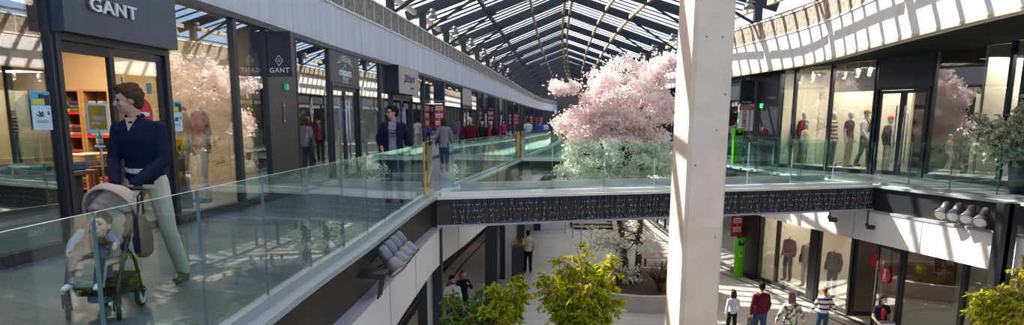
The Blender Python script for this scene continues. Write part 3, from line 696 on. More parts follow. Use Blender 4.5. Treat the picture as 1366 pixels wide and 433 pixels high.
# ---- curtains of string lights hung on the bridge fascia
M['wire'] = mat('blue_grey_wire', (.085, .10, .13), .5); M['bulb'] = mat('tiny_bulb', (.6, .65, .7), .2)
def bp(px, py, off=.03):
    d = ray(px, py); k = d.x / d.y; t = (k * B0.y - B0.x) / (dB.x - k * dB.y); return t
def light_curtain(label, px0, px1, sp):
    t0, t1 = bp(px0, 275), bp(px1, 265); c = B0 + dB * (t0 + t1) / 2 + nB * .05
    r = thing('light_curtain', label, 'string lights', c + V((0, 0, -.58)))
    b = MB(); bl = MB(); t = t0
    while t < t1:
        ln = random.uniform(.46, .53); x = t; P = []
        for k in range(9):
            P.append(B0 + dB * (x + random.uniform(-.014, .014)) + nB * random.uniform(.008, .05) + V((0, 0, -.045 - ln * k / 8))); x += random.gauss(0, .014)
        b.tube(P, random.choice((.0045, .006, .008)), 4, False)
        for k in (2, 4, 6, 8):
            if random.random() < .6: bl.box(P[k] + nB * .008, (.012, .012, .018), random.random())
        t += sp * random.uniform(.5, 1.5)
    for k in range(int((t1 - t0) / .11)):
        tt = t0 + random.random() * (t1 - t0); L_ = random.uniform(.1, .3); b.tube([B0 + dB * (tt + L_ * q) + nB * .035 + V((0, 0, -.555 + random.uniform(-.02, .025))) for q in (0, .3, .6, 1)], .008, 4, False)
    o = b.build('strand', M['wire'], r); o['kind'] = 'stuff'; o2 = bl.build('bulb', M['bulb'], r); o2['kind'] = 'stuff'
    b = MB(); b.tube([B0 + dB * t0 + nB * .035 + V((0, 0, -.05)), B0 + dB * t1 + nB * .035 + V((0, 0, -.05))], .01, 5); b.build('cable', M['black'], r)
light_curtain('tangled string-light curtain on the left stretch of the bridge fascia', 604, 756, .05)
light_curtain('tangled string-light curtain on the longer stretch of bridge fascia behind the column', 768, 1163, .045)
# ---- floodlight clusters on the fascias
def floodlight(c, aim, label, group, wall, s_=1.0):
    c, aim = V(c), V(aim).normalized(); t = thing('floodlight', label, 'lamp', c, group)
    L = lambda pr: [(r_ * s_, z_ * s_) for r_, z_ in pr]
    b = MB(); b.lathe(L([(0, -.22), (.075, -.22), (.085, -.20), (.085, -.05), (.07, -.03), (.07, 0)]), c, 18, aim); b.build('lamp_body', M['lamp_grey'], t, True)
    b = MB(); b.lathe(L([(.07, -.01), (.10, .01), (.125, .10), (.135, .17), (.145, .17), (.145, .195), (.122, .195), (.122, .175), (.0, .174)]), c, 20, aim); b.build('reflector', M['lamp_grey'], t, True)
    b = MB(); b.lathe(L([(0, .19), (.12, .18), (.12, .17), (0, .17)]), c, 18, aim); b.build('lens', M['lens'], t)
    b = MB(); w = V(wall); b.tube([c + V((0, 0, .07 * s_)), c.lerp(w, .5) + V((0, 0, .12)), w], .014, 6); b.tube([c - V((0, 0, .05)), w - V((0, 0, .16))], .012, 6); b.build('bracket', M['black'], t)
NEAR = ['nearest', 'second', 'third', 'farthest']
for i, px in enumerate((505, 513, 520, 527)):
    tt = LE.hit(px - 3, 330); q = LE.at(tt, .17); py = (347, 339, 332, 326)[i]
    z = H + ray(px, py).z / ray(px, py).y * q.y
    floodlight((q.x, q.y, z), (.62, -.25, -.72), 'grey floodlight on the left fascia, %s of the row of four' % NEAR[i], 'floodlights on the left fascia', LE.at(tt, -.075) + V((0, 0, z - .02)), .92)
b = MB(); t0 = LE.hit(493, 345); 
p = LE.at(t0, .06); r = thing('lamp_gantry', 'black steel lamp bracket fixed to the left fascia beside the floodlights', 'bracket', p + V((0, 0, -.5)))
b = MB(); b.box(p + V((0, 0, -.33)), (.3, .35, .06)); b.build('arm_plate', M['black'], r)
for k in (-.12, .0, .12):
    b = MB(); b.tube([p + V((.1, k, -.33)), p + V((.05, k, -.62))], .014, 6); b.build('strut', M['black'], r)
for i, (px, py) in enumerate(((1268, 280), (1285, 282), (1303, 285), (1322, 289))):
    tt = RE.hit(px + 2, 280); q = RE.at(tt, -.22); z = H + ray(px, py).z / ray(px, py).y * q.y
    floodlight((q.x, q.y, z), (-.62, -.55, -.56), 'grey floodlight on the right fascia, %s from the left in the row of four' % ['first', 'second', 'third', 'last'][i], 'floodlights on the right fascia', RE.at(tt, .075) + V((0, 0, z - .1)), 1.0)
# ---- surveillance cameras on pipes under the bridge end
for px, y0, y1, lab in ((1104, 281, 292, 'black camera on a short pipe under the bridge'), (1155, 281, 302, 'black camera on a long pipe at the right end of the bridge')):
    t = bp(px, 285); p = B0 + dB * t + V((0, -.12, 0)); zt = -.6; zb = H + ray(px, y1).z / ray(px, y1).y * p.y
    r = thing('security_camera', lab, 'camera', p + V((0, 0, zb)))
    b = MB(); b.tube([p + V((0, 0, zt)), p + V((0, 0, zb))], .022, 8); b.build('pipe', M['black'], r)
    b = MB(); b.lathe([(0, -.02), (.05, -.02), (.06, .0), (.06, .14), (.045, .17), (0, .17)], p + V((.02, 0, zb - .01)), 12, (1, -.1, -.05)); b.build('camera_body', M['black'], r, True)
    b = MB(); b.ball(p + V((0, 0, zb + .05)), .05); b.build('joint', M['black'], r, True)
# ================================================================== LOWER SHOPS
FZ = -4.5
def lw(path, a, c, gm='glass_shop', **k): return window(path, a, c, FZ, -1.45, gm, 'frame', .07, **k)
hl = lambda px, py: RLF.hit(px, py)
e_ = [hl(1208, 333), hl(1131, 422), hl(1086, 300), hl(1079, 400), hl(1033, 381), hl(1010, 373), hl(984, 364), hl(966, 357)]
t = e_[0]
for k in range(9): lw(RLF, t - 2.4 * (k + 1), t - 2.4 * k)
dlow = door(RLF, e_[0], hl(1140, 320), FZ, -1.9, 'glass_right', 'black')
a, c = e_[0], hl(1140, 320); m_ = (a + c) / 2
leaf(dlow, RLF, a + .085, m_, FZ + .02, -1.99, 'glass_right', 'black', 0, m_ - .15); leaf(dlow, RLF, m_, c - .085, FZ + .02, -1.99, 'glass_right', 'black', 0, None, swing=(c - .085, math.radians(75)))
panel(RLF, a, c, -1.9, -1.4, -.06, .06, M['planter'], 'wall_over_lower_door')
lw(RLF, hl(1140, 320), hl(1094, 320), 'glass_right'); panel(RLF, hl(1094, 320), hl(1084, 320), FZ, -1.4, -.08, .08, M['black'], 'wall_lower_pier')
lw(RLF, hl(1084, 320), hl(1036, 350), 'glass_right'); lw(RLF, hl(1036, 350), hl(1012, 350), 'glass_right')
panel(RLF, hl(1012, 350), hl(984, 364), FZ, -1.4, -.12, .05, M['black'], 'wall_lower_pier')
t = hl(984, 364)
while t < 90: lw(RLF, t, t + 2.4); t += 2.4
t = 8
while t < 90: lw(LLF, t, t + 2.2); t += 2.2
for path, sgn, nm, wm in ((LLF, -1, 'left', 'beige_wall'), (RLF, 1, 'right', 'cream_wall')):
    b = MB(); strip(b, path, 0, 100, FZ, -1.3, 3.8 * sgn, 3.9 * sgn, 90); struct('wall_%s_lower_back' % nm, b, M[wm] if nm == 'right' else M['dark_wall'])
    b = MB(); strip(b, path, 0, 100, -1.45, -1.28, -.06, .06, 90); struct('trim_%s_lower_head' % nm, b, M['frame'])
    b = MB(); strip(b, path, 0, 100, FZ - .01, FZ + .004, -sgn * .75, -sgn * .83, 90); strip(b, path, 0, 100, FZ - .01, FZ + .004, -sgn * .12, -sgn * .3, 90); struct('trim_%s_floor_drain' % nm, b, M['drain'])
for px, py in ((1138, 320), (1011, 350)):
    tt = hl(px, py); q, e, d = RLF.at(tt), RLF.nrm(tt), RLF.dirn(tt); P = [q + e * .2, q + e * 3.8, q + e * 3.8 + d * .1, q + e * .2 + d * .1]
    b = MB(); b.hexa([x + V((0, 0, FZ)) for x in P], [x + V((0, 0, -1.3)) for x in P]); struct('wall_lower_partition', b, M['cream_wall'] if px < 1100 else M['darkwood'])
# round red stickers on the lower door
def disc(name, label, m, c, nrm, r_, th=.008):
    b = MB(); b.lathe([(0, -th / 2), (r_, -th / 2), (r_, th / 2), (0, th / 2)], c, 28, nrm); o = b.build(name, m); return tag(o, label, 'sticker')
for t_, z_, w_, sw in ((m_ - .5, -2.85, 'on the shut leaf of the lower right door', None), (m_ + .45, -2.7, 'on the open leaf of the lower right door', (c - .085, math.radians(75)))):
    q = RLF.at(t_, -.05); n = -RLF.nrm(t_)
    if sw:
        hp = RLF.at(sw[0]); Rm = Matrix.Rotation(sw[1], 3, 'Z'); q = Rm @ (RLF.at(t_, -.05) - hp) + hp; n = Rm @ n
        if n.y > 0: q = q - n * .1; n = -n
    st = thing('round_sticker', 'round red sticker with white print ' + w_, 'sticker', q + V((0, 0, z_)))
    b = MB(); b.lathe([(0, -.004), (.25, -.004), (.25, .004), (0, .004)], q + V((0, 0, z_)), 28, n); b.build('disc', M['red'], st)
    xd = V((-n.y, n.x, 0)); b = MB(); cc = q + n * .009 + V((0, 0, z_))
    b.lathe([(0, -.002), (.05, -.002), (.05, .002), (0, .002)], cc + V((0, 0, .10)), 14, n); b.box(cc, (.12, .006, .09), math.atan2(xd.y, xd.x))
    for s_ in (-1, 1): b.box(cc + xd * (.04 * s_) + V((0, 0, -.09)), (.05, .006, .07), math.atan2(xd.y, xd.x))
    for zz in (.165, -.165): b.box(cc + V((0, 0, zz)), (.16, .006, .016), math.atan2(xd.y, xd.x))
    b.build('print', M['white'], st)
# red sale banner, green totems
tt = hl(994, 345); n, d, q = RLF.nrm(tt), RLF.dirn(tt), RLF.at(tt)
sale_banner('sale_banner', 'red sale banner with white boxes on the lower right black pier', RLF, tt + .15, -.62, -.14, -2.95, -1.75, 3)
tt = hl(1002, 350); plate('exit_sign', 'small green exit sign on the lower right black pier', 'sign', M['exit_green'], RLF.at(tt, -.14) + V((0, 0, -1.85)), RLF.dirn(tt), .26, .14)
def totem(label, base, rz, h):
    base = V(base); r = thing('sanitiser_totem', label, 'totem', base); R = Matrix.Rotation(rz, 4, 'Z'); T = lambda p: base + R @ V(p)
    b = MB(); P = [(-.2, -.06), (.2, -.06), (.2, .06), (-.2, .06)]; b.hexa([T((x * .95, y, 0)) for x, y in P], [T((x, y, h)) for x, y in P]); b.build('body', M['totem_green'], r)
    b = MB(); b.box(T((0, -.065, h - .18)), (.30, .03, .2), rz); b.build('dispenser_recess', M['dark_ink'], r)
    b = MB(); b.box(T((0, -.09, h - .12)), (.12, .07, .07), rz); b.build('nozzle', M['totem_green'], r)
    b = MB(); b.ball(T((0, -.062, h * .60)), (.06, .006, .12), R.to_3x3(), 12, 8); b.box(T((0, -.066, h * .60)), (.045, .006, .02), rz); b.build('emblem', M['white'], r)
    b = MB(); b.ball(T((0, -.069, h * .61)), (.035, .006, .08), R.to_3x3(), 12, 8); b.build('emblem_core', M['dark_ink'], r)
    b = MB(); b.box(T((0, 0, .012)), (.46, .3, .024), rz); b.build('foot_plate', M['totem_green'], r)
p = onz(1011, 218, 0); p = RF.at(hr(1012), -.75); totem('bright green sanitiser totem on the upper right gallery', p, .35, 1.32)
tt = hl(999, 372); p = RLF.at(tt, -.5); totem('bright green sanitiser totem on the ground floor by the black pier', (p.x, p.y, FZ), .45, 1.55)
# ---- planter bed, bench, stairs on the ground floor
pl = thing('planter_bed', 'low curved concrete planter bed under the blossom tree', 'planter', (4.6, 25.6, FZ))
ring = [(4.6 + 2.6 * math.cos(a), 25.9 + 2.6 * math.sin(a)) for a in [k * 2 * math.pi / 40 for k in range(40)]]
ri = [(4.6 + 2.38 * math.cos(a), 25.9 + 2.38 * math.sin(a)) for a in [k * 2 * math.pi / 40 for k in range(40)]]
b = MB(); b.rings([[V((x, y, FZ)) for x, y in ring], [V((x, y, FZ + .55)) for x, y in ring], [V((x, y, FZ + .55)) for x, y in ri], [V((x, y, FZ + .2)) for x, y in ri]], cap=False); b.build('wall', M['planter'], pl)
b = MB(); b.prism(ri, FZ, FZ + .42); b.build('soil', M['soil'], pl)
# red-leaved and green tufted plants in the bed
def tuft(name, label, base, n, L, w, m, spread=.6, cat='plant', group=None):
    b = MB(); base = V(base)
    for k in range(n):
        a = random.uniform(0, 6.283); tl = random.uniform(.15, 1) * spread; l = L * random.uniform(.6, 1); d = V((math.cos(a), math.sin(a), 0)); s_ = V((-d.y, d.x, 0)) * w
        p0 = base + d * .05; P = [p0 + (d * tl * f * f + V((0, 0, 1)) * (f - .25 * tl * f * f)) * l for f in (0, .35, .7, 1)]
        W = (1, 1, .7, .1); vs = []
        for p, ww in zip(P, W): vs += [p - s_ * ww, p + s_ * ww]
        b.add(vs, [(0, 1, 3, 2), (2, 3, 5, 4), (4, 5, 7, 6)])
    r = thing(name, label, cat, base, group); o = b.build('leaves', m, r); bb = MB(); bb.ball(base + V((0, 0, .03)), (.08, .08, .07)); bb.build('root_crown', M['soil'], r)
    return r
M['red_leaf'] = leafmat('bronze_leaves', [(.13, .06, .045), (.34, .20, .12), (.08, .045, .045), (.22, .10, .06)], .35)
M['grass_leaf'] = leafmat('grass_leaves', [(.30, .42, .03), (.42, .46, .05), (.20, .33, .03)], .5)
M['amber_leaf'] = leafmat('amber_leaves', [(.42, .2, .03), (.5, .3, .05), (.3, .16, .03)], .4)
tuft('flax_plant', 'spiky bronze-leaved flax beside the blossom trunk', (5.0, 24.8, FZ + .42), 130, 1.15, .026, M['red_leaf'], .95)
tuft('flax_plant', 'smaller bronze flax left of the blossom trunk', (3.75, 25.6, FZ + .42), 70, .85, .022, M['red_leaf'], .8)
tuft('grass_tuft', 'bright green grass tuft at the right edge of the planter bed', (6.0, 25.4, FZ + .42), 120, .75, .012, M['grass_leaf'], .5)
tuft('grass_tuft', 'amber grass tuft below the bright green one', (5.85, 24.6, FZ + .42), 90, .5, .012, M['amber_leaf'], .8)
tuft('grass_tuft', 'amber grass tuft left of the flax in the planter bed', (3.1, 24.7, FZ + .42), 90, .6, .012, M['amber_leaf'], .7)
bn = thing('slatted_bench', 'slatted bench in the sun behind the planter bed', 'bench', (6.6, 31.6, FZ))
for k in range(7): b = MB(); b.box((6.6, 30.9 + k * .24, FZ + .45), (2.4, .14, .05)); b.build('slat', M['planter'], bn)
for sx in (-1, 1):
    for sy in (-.6, .6): b = MB(); b.box((6.6 + sx, 31.6 + sy, FZ + .21), (.08, .08, .43)); b.build('leg', M['black'], bn)
st = thing('staircase', 'dark open staircase at the back of the ground floor', 'stairs', (4.6, 43.4, FZ))
for k in range(7): b = MB(); b.box((4.6, 42.6 + k * .32, FZ + .17 * (k + 1) - .03), (2.2, .34, .06)); b.build('tread', M['planter'], st); b = MB(); b.box((4.6, 42.76 + k * .32, FZ + .17 * (k + .5)), (2.2, .04, .17)); b.build('riser', M['black'], st)
for sx in (-1.12, 1.12):
    b = MB(); b.hexa([V((4.6 + sx - .03, 42.4, FZ)), V((4.6 + sx + .03, 42.4, FZ)), V((4.6 + sx + .03, 44.9, FZ)), V((4.6 + sx - .03, 44.9, FZ))], [V((4.6 + sx - .03, 42.4, FZ + .2)), V((4.6 + sx + .03, 42.4, FZ + .2)), V((4.6 + sx + .03, 44.9, FZ + 1.4)), V((4.6 + sx - .03, 44.9, FZ + 1.4))]); b.build('stringer', M['black'], st)
hd = thing('handrail', 'steel handrail with posts coming forward from the staircase', 'handrail', (3.8, 39, FZ))
hp = [onz(754, 311, FZ), onz(764, 317, FZ), onz(775, 324, FZ), onz(788, 333, FZ)]
b = MB(); b.tube([p + V((0, 0, .95)) for p in hp], .03, 8); b.tube([p + V((0, 0, .5)) for p in hp], .018, 6); b.build('rail', M['alu'], hd)
for p in hp: b = MB(); b.tube([p, p + V((0, 0, .95))], .028, 8); b.build('post', M['alu'], hd)
# planter box with autumn flowers by the black column
px_ = onz(686, 379.5, FZ); fb = thing('flower_box', 'tall black planter box with orange foliage beside the black column', 'planter', px_)
b = MB(); b.box(px_ + V((.12, 0, .72)), (.46, .46, 1.44)); b.build('box', M['black'], fb)
b = MB()
for k in range(150):
    p = px_ + V((.12, 0, 1.5)) + V((random.gauss(0, .16), random.gauss(0, .16), abs(random.gauss(0, .12)))); a = random.uniform(0, 6.28); s_ = V((math.cos(a), math.sin(a), random.uniform(-.5, .5))) * .05; u_ = V((-s_.y, s_.x, .05)); b.add([p, p + s_ * .5 + u_ * .4, p + s_, p + s_ * .5 - u_ * .4], [(0, 1, 2, 3)])
o = b.build('foliage', M['amber_leaf'], fb); o['kind'] = 'stuff'
# far end of the ground floor
b = MB(); b.box((4, 62, -3), (30, .3, 3)); struct('wall_lower_end', b, M['dark_wall'])
tag(MB().box(onz(737, 306, FZ) + V((0, .3, .6)), (1.5, .12, 1.2)).build('info_board', M['white']), 'low white board standing at the back of the ground floor', 'board')
b = MB(); b.box((12, 131, 3), (44, .5, 16)); struct('wall_far_end', b, M['dark_wall'])
# ================================================================== TREES
def kites(C, D, N, L, W):
    """leaf kites: centre-base C, direction D, side N, length L, half width W -> verts, faces"""
    n = len(C); v = np.empty((n, 4, 3)); v[:, 0] = C; v[:, 1] = C + D * (L * .5)[:, None] + N * W[:, None]; v[:, 2] = C + D * L[:, None]; v[:, 3] = C + D * (L * .5)[:, None] - N * W[:, None]
    return v.reshape(-1, 3)
def quadmesh(name, v, m, parent):
    me = bpy.data.meshes.new(name); n = len(v) // 4
    me.vertices.add(len(v)); me.vertices.foreach_set('co', v.astype(np.float32).ravel()); me.loops.add(n * 4); me.loops.foreach_set('vertex_index', np.arange(n * 4, dtype=np.int32))
    me.polygons.add(n); me.polygons.foreach_set('loop_start', np.arange(0, n * 4, 4, dtype=np.int32)); me.polygons.foreach_set('loop_total', np.full(n, 4, np.int32)); me.materials.append(m); me.update(calc_edges=True); me.validate()
    return link(name, me, parent)
def unit(n): a = RNG.normal(size=(n, 3)); return a / np.linalg.norm(a, axis=1)[:, None]
def sidev(D):
    r = unit(len(D)); s_ = np.cross(D, r); return s_ / np.linalg.norm(s_, axis=1)[:, None]
M['blossom'] = leafmat('cherry_blossom', [(.95, .82, .78), (.97, .86, .82), (.92, .80, .84), (.98, .92, .87), (.93, .75, .72)], .5)
M['blossom_white'] = leafmat('white_blossom', [(.92, .88, .74), (.95, .92, .84), (.90, .84, .70)], .35)
M['green_leaf'] = leafmat('yellow_green_leaves', [(.10, .17, .012), (.22, .30, .012), (.38, .40, .012), (.50, .47, .02), (.62, .53, .03)], .5)
M['deep_leaf'] = leafmat('green_leaves', [(.06, .12, .02), (.11, .19, .03), (.20, .27, .03)], .45)
M['sage_leaf'] = leafmat('sage_leaves', [(.30, .38, .14), (.45, .50, .25), (.60, .60, .36)], .4)
# blossom tree
TB = V((4.35, 26.2, FZ + .41)); TS = .0262
bt = thing('blossom_tree', 'tall pink and white cherry blossom tree rising from the planter bed past the footbridge', 'tree', TB)
def wp(px, py, dy=0.0): return onY(px, py, TB.y + dy)
ell = [((836, 130), 58, 50, 150, 1), ((800, 150), 38, 34, 45, 1), ((868, 150), 30, 50, 55, 1), ((888, 84), 18, 10, 12, 1), ((752, 118), 20, 7, 12, 1), ((762, 165), 26, 17, 20, 1), ((815, 205), 68, 44, 150, 2), ((868, 215), 30, 38, 60, 2), ((775, 232), 34, 20, 22, 2), ((838, 318), 30, 26, 18, 3), ((838, 362), 34, 14, 7, 3), ((806, 318), 24, 12, 9, 3)]
cl = []
for (c, rx, ry, n, k) in ell:
    for _ in range(n):
        u = RNG.normal(size=3); u /= np.linalg.norm(u); rr = RNG.uniform(.35, 1.0) ** .5
        cl.append((wp(c[0], c[1]) + V((u[0] * rx * TS * rr, u[1] * rx * TS * rr * .8, u[2] * ry * TS * rr)), k))
for name, sel, m, per, rad in (('pink_blossom', lambda k, z: k == 1 or (k == 2 and z > .9), M['blossom'], 120, .16), ('white_blossom', lambda k, z: k == 3 or (k == 2 and z <= .9), M['blossom_white'], 110, .16)):
    C = np.array([tuple(p) for p, k in cl if sel(k, p.z)]); C = np.repeat(C, per, 0); C = C + RNG.normal(size=C.shape) * np.array([rad, rad, rad * .75]) * .75
    D = unit(len(C)); N = sidev(D); L = RNG.uniform(.05, .10, len(C)); W = L * RNG.uniform(.38, .55, len(C))
    o = quadmesh(name, kites(C, D, N, L, W), m, bt); o['kind'] = 'stuff'
    o['label'] = 'pale pink blossom' if 'pink' in name else 'creamy white blossom'
def limb(mb, a, c, r0, r1, sag=0.0, n=6):
    a, c = V(a), V(c); P = []; 
    for k in range(n + 1):
        f = k / n; P.append(a.lerp(c, f) + V((random.gauss(0, .03), random.gauss(0, .03), sag * math.sin(math.pi * f))) * (1 if 0 < k < n else 0))
    mb.tube(P, [r0 + (r1 - r0) * k / n for k in range(n + 1)], 7); return P
for s_, x0, top in ((-.28, -.2, (822, 215)), (.16, .1, (856, 205))):
    b = MB(); a = TB + V((x0, 0, -.05)); c = wp(*top); mid = a.lerp(c, .5) + V((s_ * .3, 0, 0)); limb(b, a, mid, .13, .10); limb(b, mid, c, .10, .07)
    for q in random.sample([p for p, k in cl if k < 3], 16): limb(b, c.lerp(mid, random.random() * .5), c.lerp(q, .8), .035, .008, .15)
    for q in random.sample([p for p, k in cl if k == 3], 9): limb(b, a.lerp(mid, random.uniform(.3, .9)), q, .025, .007, .08)
    b.build('trunk', M['bark'], bt, True)
b = MB(); limb(b, wp(850, 150), wp(906, 70), .035, .012); limb(b, wp(790, 140), wp(738, 112), .03, .01); limb(b, wp(852, 165), wp(880, 95), .04, .02); b.build('branch', M['bark'], bt, True)
# foreground green trees
def leafy_tree(name, label, base, crown, rad, n_limb, n_twig, n_leaf, m, trunk=.06, leafL=(.05, .09), lw_=.19, droop=.5, flower=None, pot=None, bm='branch_red'):
    global RNG; sd_ = sum(map(ord, label)); random.seed(sd_); RNG = np.random.default_rng(sd_)
    base, crown = V(base), V(crown); r = thing(name, label, 'tree', base); tr = MB(); br = MB(); fork = V((crown.x, crown.y, crown.z - rad[2] * .95))
    limb(tr, base, fork, trunk, trunk * .7, 0, 8); tr.build('trunk', M[bm], r, True); C, D = [], []
    for i in range(n_limb):
        u = V(RNG.normal(size=3)); u.normalize(); u.z = u.z * .8 + .15; e = crown + V((u.x * rad[0], u.y * rad[1], u.z * rad[2])) * random.uniform(.35, 1.12)
        P = limb(br, fork.lerp(base, random.random() * .15), e, trunk * .4, .008, .12)
        for j in range(n_twig):
            s_ = P[random.randint(2, 6)].lerp(e, random.random() * .5); d = V((random.gauss(0, 1), random.gauss(0, 1), random.gauss(.1, .6))).normalized(); ln = random.uniform(.18, .38) * min(1, rad[0] * .9 + .1)
            q = [s_ + d * ln * f + V((0, 0, -droop * ln * f * f)) for f in (0, .4, .75, 1)]; br.tube(q, [.006, .005, .004, .003], 4, False)
            for k in range(n_leaf):
                f = random.uniform(.15, 1.0); pt = s_ + d * ln * f + V((0, 0, -droop * ln * f * f)); C.append(pt); dd = (d * .5 + V((random.gauss(0, .6), random.gauss(0, .6), -droop * 1.3 + random.gauss(0, .4)))).normalized(); D.append(dd)
    br.build('branch', M[bm], r, True)
    C, D = np.array([tuple(p) for p in C]), np.array([tuple(p) for p in D]); N = sidev(D); L = RNG.uniform(*leafL, len(C)); o = quadmesh('foliage', kites(C, D, N, L, L * lw_), m, r); o['kind'] = 'stuff'
    if flower:
        idx = RNG.choice(len(C), flower); Cf = np.repeat(C[idx], 5, 0) + RNG.normal(size=(flower * 5, 3)) * .012; Df = unit(len(Cf)); L = RNG.uniform(.04, .065, len(Cf)); o = quadmesh('flower', kites(Cf, Df, sidev(Df), L, L * .4), M['blossom_white'], r); o['kind'] = 'stuff'
    return r
def gp(px, py, Y): return onY(px, py, Y)
c = gp(776, 402, 9.0); leafy_tree('leafy_tree', 'yellow-green leafy tree rising from below, just left of the white column', (c.x, c.y, FZ), c, (.54, .5, .80), 40, 22, 22, M['green_leaf'])
c = gp(643, 432, 10.3); leafy_tree('leafy_tree', 'lower darker leafy tree in front of the couple at the bottom centre', (c.x, c.y, FZ), c, (.54, .34, .70), 28, 18, 17, M['deep_leaf'], leafL=(.07, .12)); 
c = gp(676, 400, 9.3); leafy_tree('leafy_tree', 'small bright leafy tree top between the couple and the larger tree', (c.x, c.y, FZ), c + V((.0, 0, 0)), (.30, .22, .32), 14, 12, 15, M['green_leaf'], trunk=.04)
c = gp(1352, 408, 9.2); leafy_tree('leafy_tree', 'yellow-green leafy tree in the bottom right corner', (c.x, c.y, FZ), c, (.56, .5, .66), 28, 17, 17, M['green_leaf'])
# white flowering shrub in a dark pot on the right gallery
pp = onz(1368, 258, 0); pt = thing('plant_pot', 'tall dark pot holding the white flowering shrub at the right edge', 'pot', pp)
b = MB(); b.lathe([(0, 0), (.30, 0), (.42, .72), (.44, .75), (.38, .75), (.36, .66), (0, .64)], pp, 24); b.build('pot_body', mat('anthracite_pot', (.05, .055, .06), .5), pt, True)
b = MB(); b.lathe([(0, .66), (.36, .66), (.36, .63), (0, .63)], pp, 20); b.build('soil', M['soil'], pt)
c = onY(1362, 183, pp.y); leafy_tree('flowering_shrub', 'white flowering shrub in the dark pot at the right edge of the gallery', (pp.x, pp.y, .655), c, (1.2, .8, .80), 34, 18, 14, M['sage_leaf'], trunk=.035, leafL=(.05, .09), lw_=.26, droop=.25, flower=4200, bm='bark')
# ================================================================== FIGURES
DG = bpy.context.evaluated_depsgraph_get
def remesh(mb, name, m, parent, vox, smooth=4, decimate=None):
    me = mb.build('tmp', m, mesh=True); o = bpy.data.objects.new('tmp', me); COL.objects.link(o)
    r = o.modifiers.new('r', 'REMESH'); r.mode = 'VOXEL'; r.voxel_size = vox; r.use_smooth_shade = True
    if smooth: s_ = o.modifiers.new('s', 'SMOOTH'); s_.iterations = smooth; s_.factor = .5
    if decimate: d_ = o.modifiers.new('d', 'DECIMATE'); d_.ratio = decimate
    bpy.context.view_layer.update(); me2 = bpy.data.meshes.new_from_object(o.evaluated_get(DG())); bpy.data.objects.remove(o); bpy.data.meshes.remove(me)
    me2.name = name; me2.polygons.foreach_set('use_smooth', [True] * len(me2.polygons))
    if not me2.materials: me2.materials.append(m)
    return link(name, me2, parent)
DEF = dict(pelvis=(0, 0, .95), waist=(0, 0, 1.10), chest=(0, .0, 1.30), neck=(0, .015, 1.475), head=(0, -.02, 1.635),
           hipL=(.09, 0, .92), kneeL=(.10, -.03, .50), ankL=(.10, .02, .085), hipR=(-.09, 0, .92), kneeR=(-.10, -.03, .50), ankR=(-.10, .02, .085),
           shL=(.162, .01, 1.378), elL=(.225, .04, 1.12), wrL=(.235, -.04, .89), shR=(-.162, .01, 1.378), elR=(-.225, .04, 1.12), wrR=(-.235, -.04, .89))
def walk(a=.18, arm=.12, lead='L'):
    k = 1 if lead == 'L' else -1
    F_, B_ = ('L', 'R') if k == 1 else ('R', 'L'); s_ = lambda c: 1 if c == 'L' else -1
    return {'knee' + F_: (.095 * s_(F_), -a * .75, .51), 'ank' + F_: (.095 * s_(F_), -a * 1.15, .10), 'knee' + B_: (.095 * s_(B_), a * .15, .49), 'ank' + B_: (.095 * s_(B_), a * 1.35, .15),
            'el' + B_: (.23 * s_(B_), -.02, 1.14), 'wr' + B_: (.22 * s_(B_), -arm - .06, .93), 'el' + F_: (.24 * s_(F_), .09, 1.15), 'wr' + F_: (.25 * s_(F_), arm * .6, .91)}
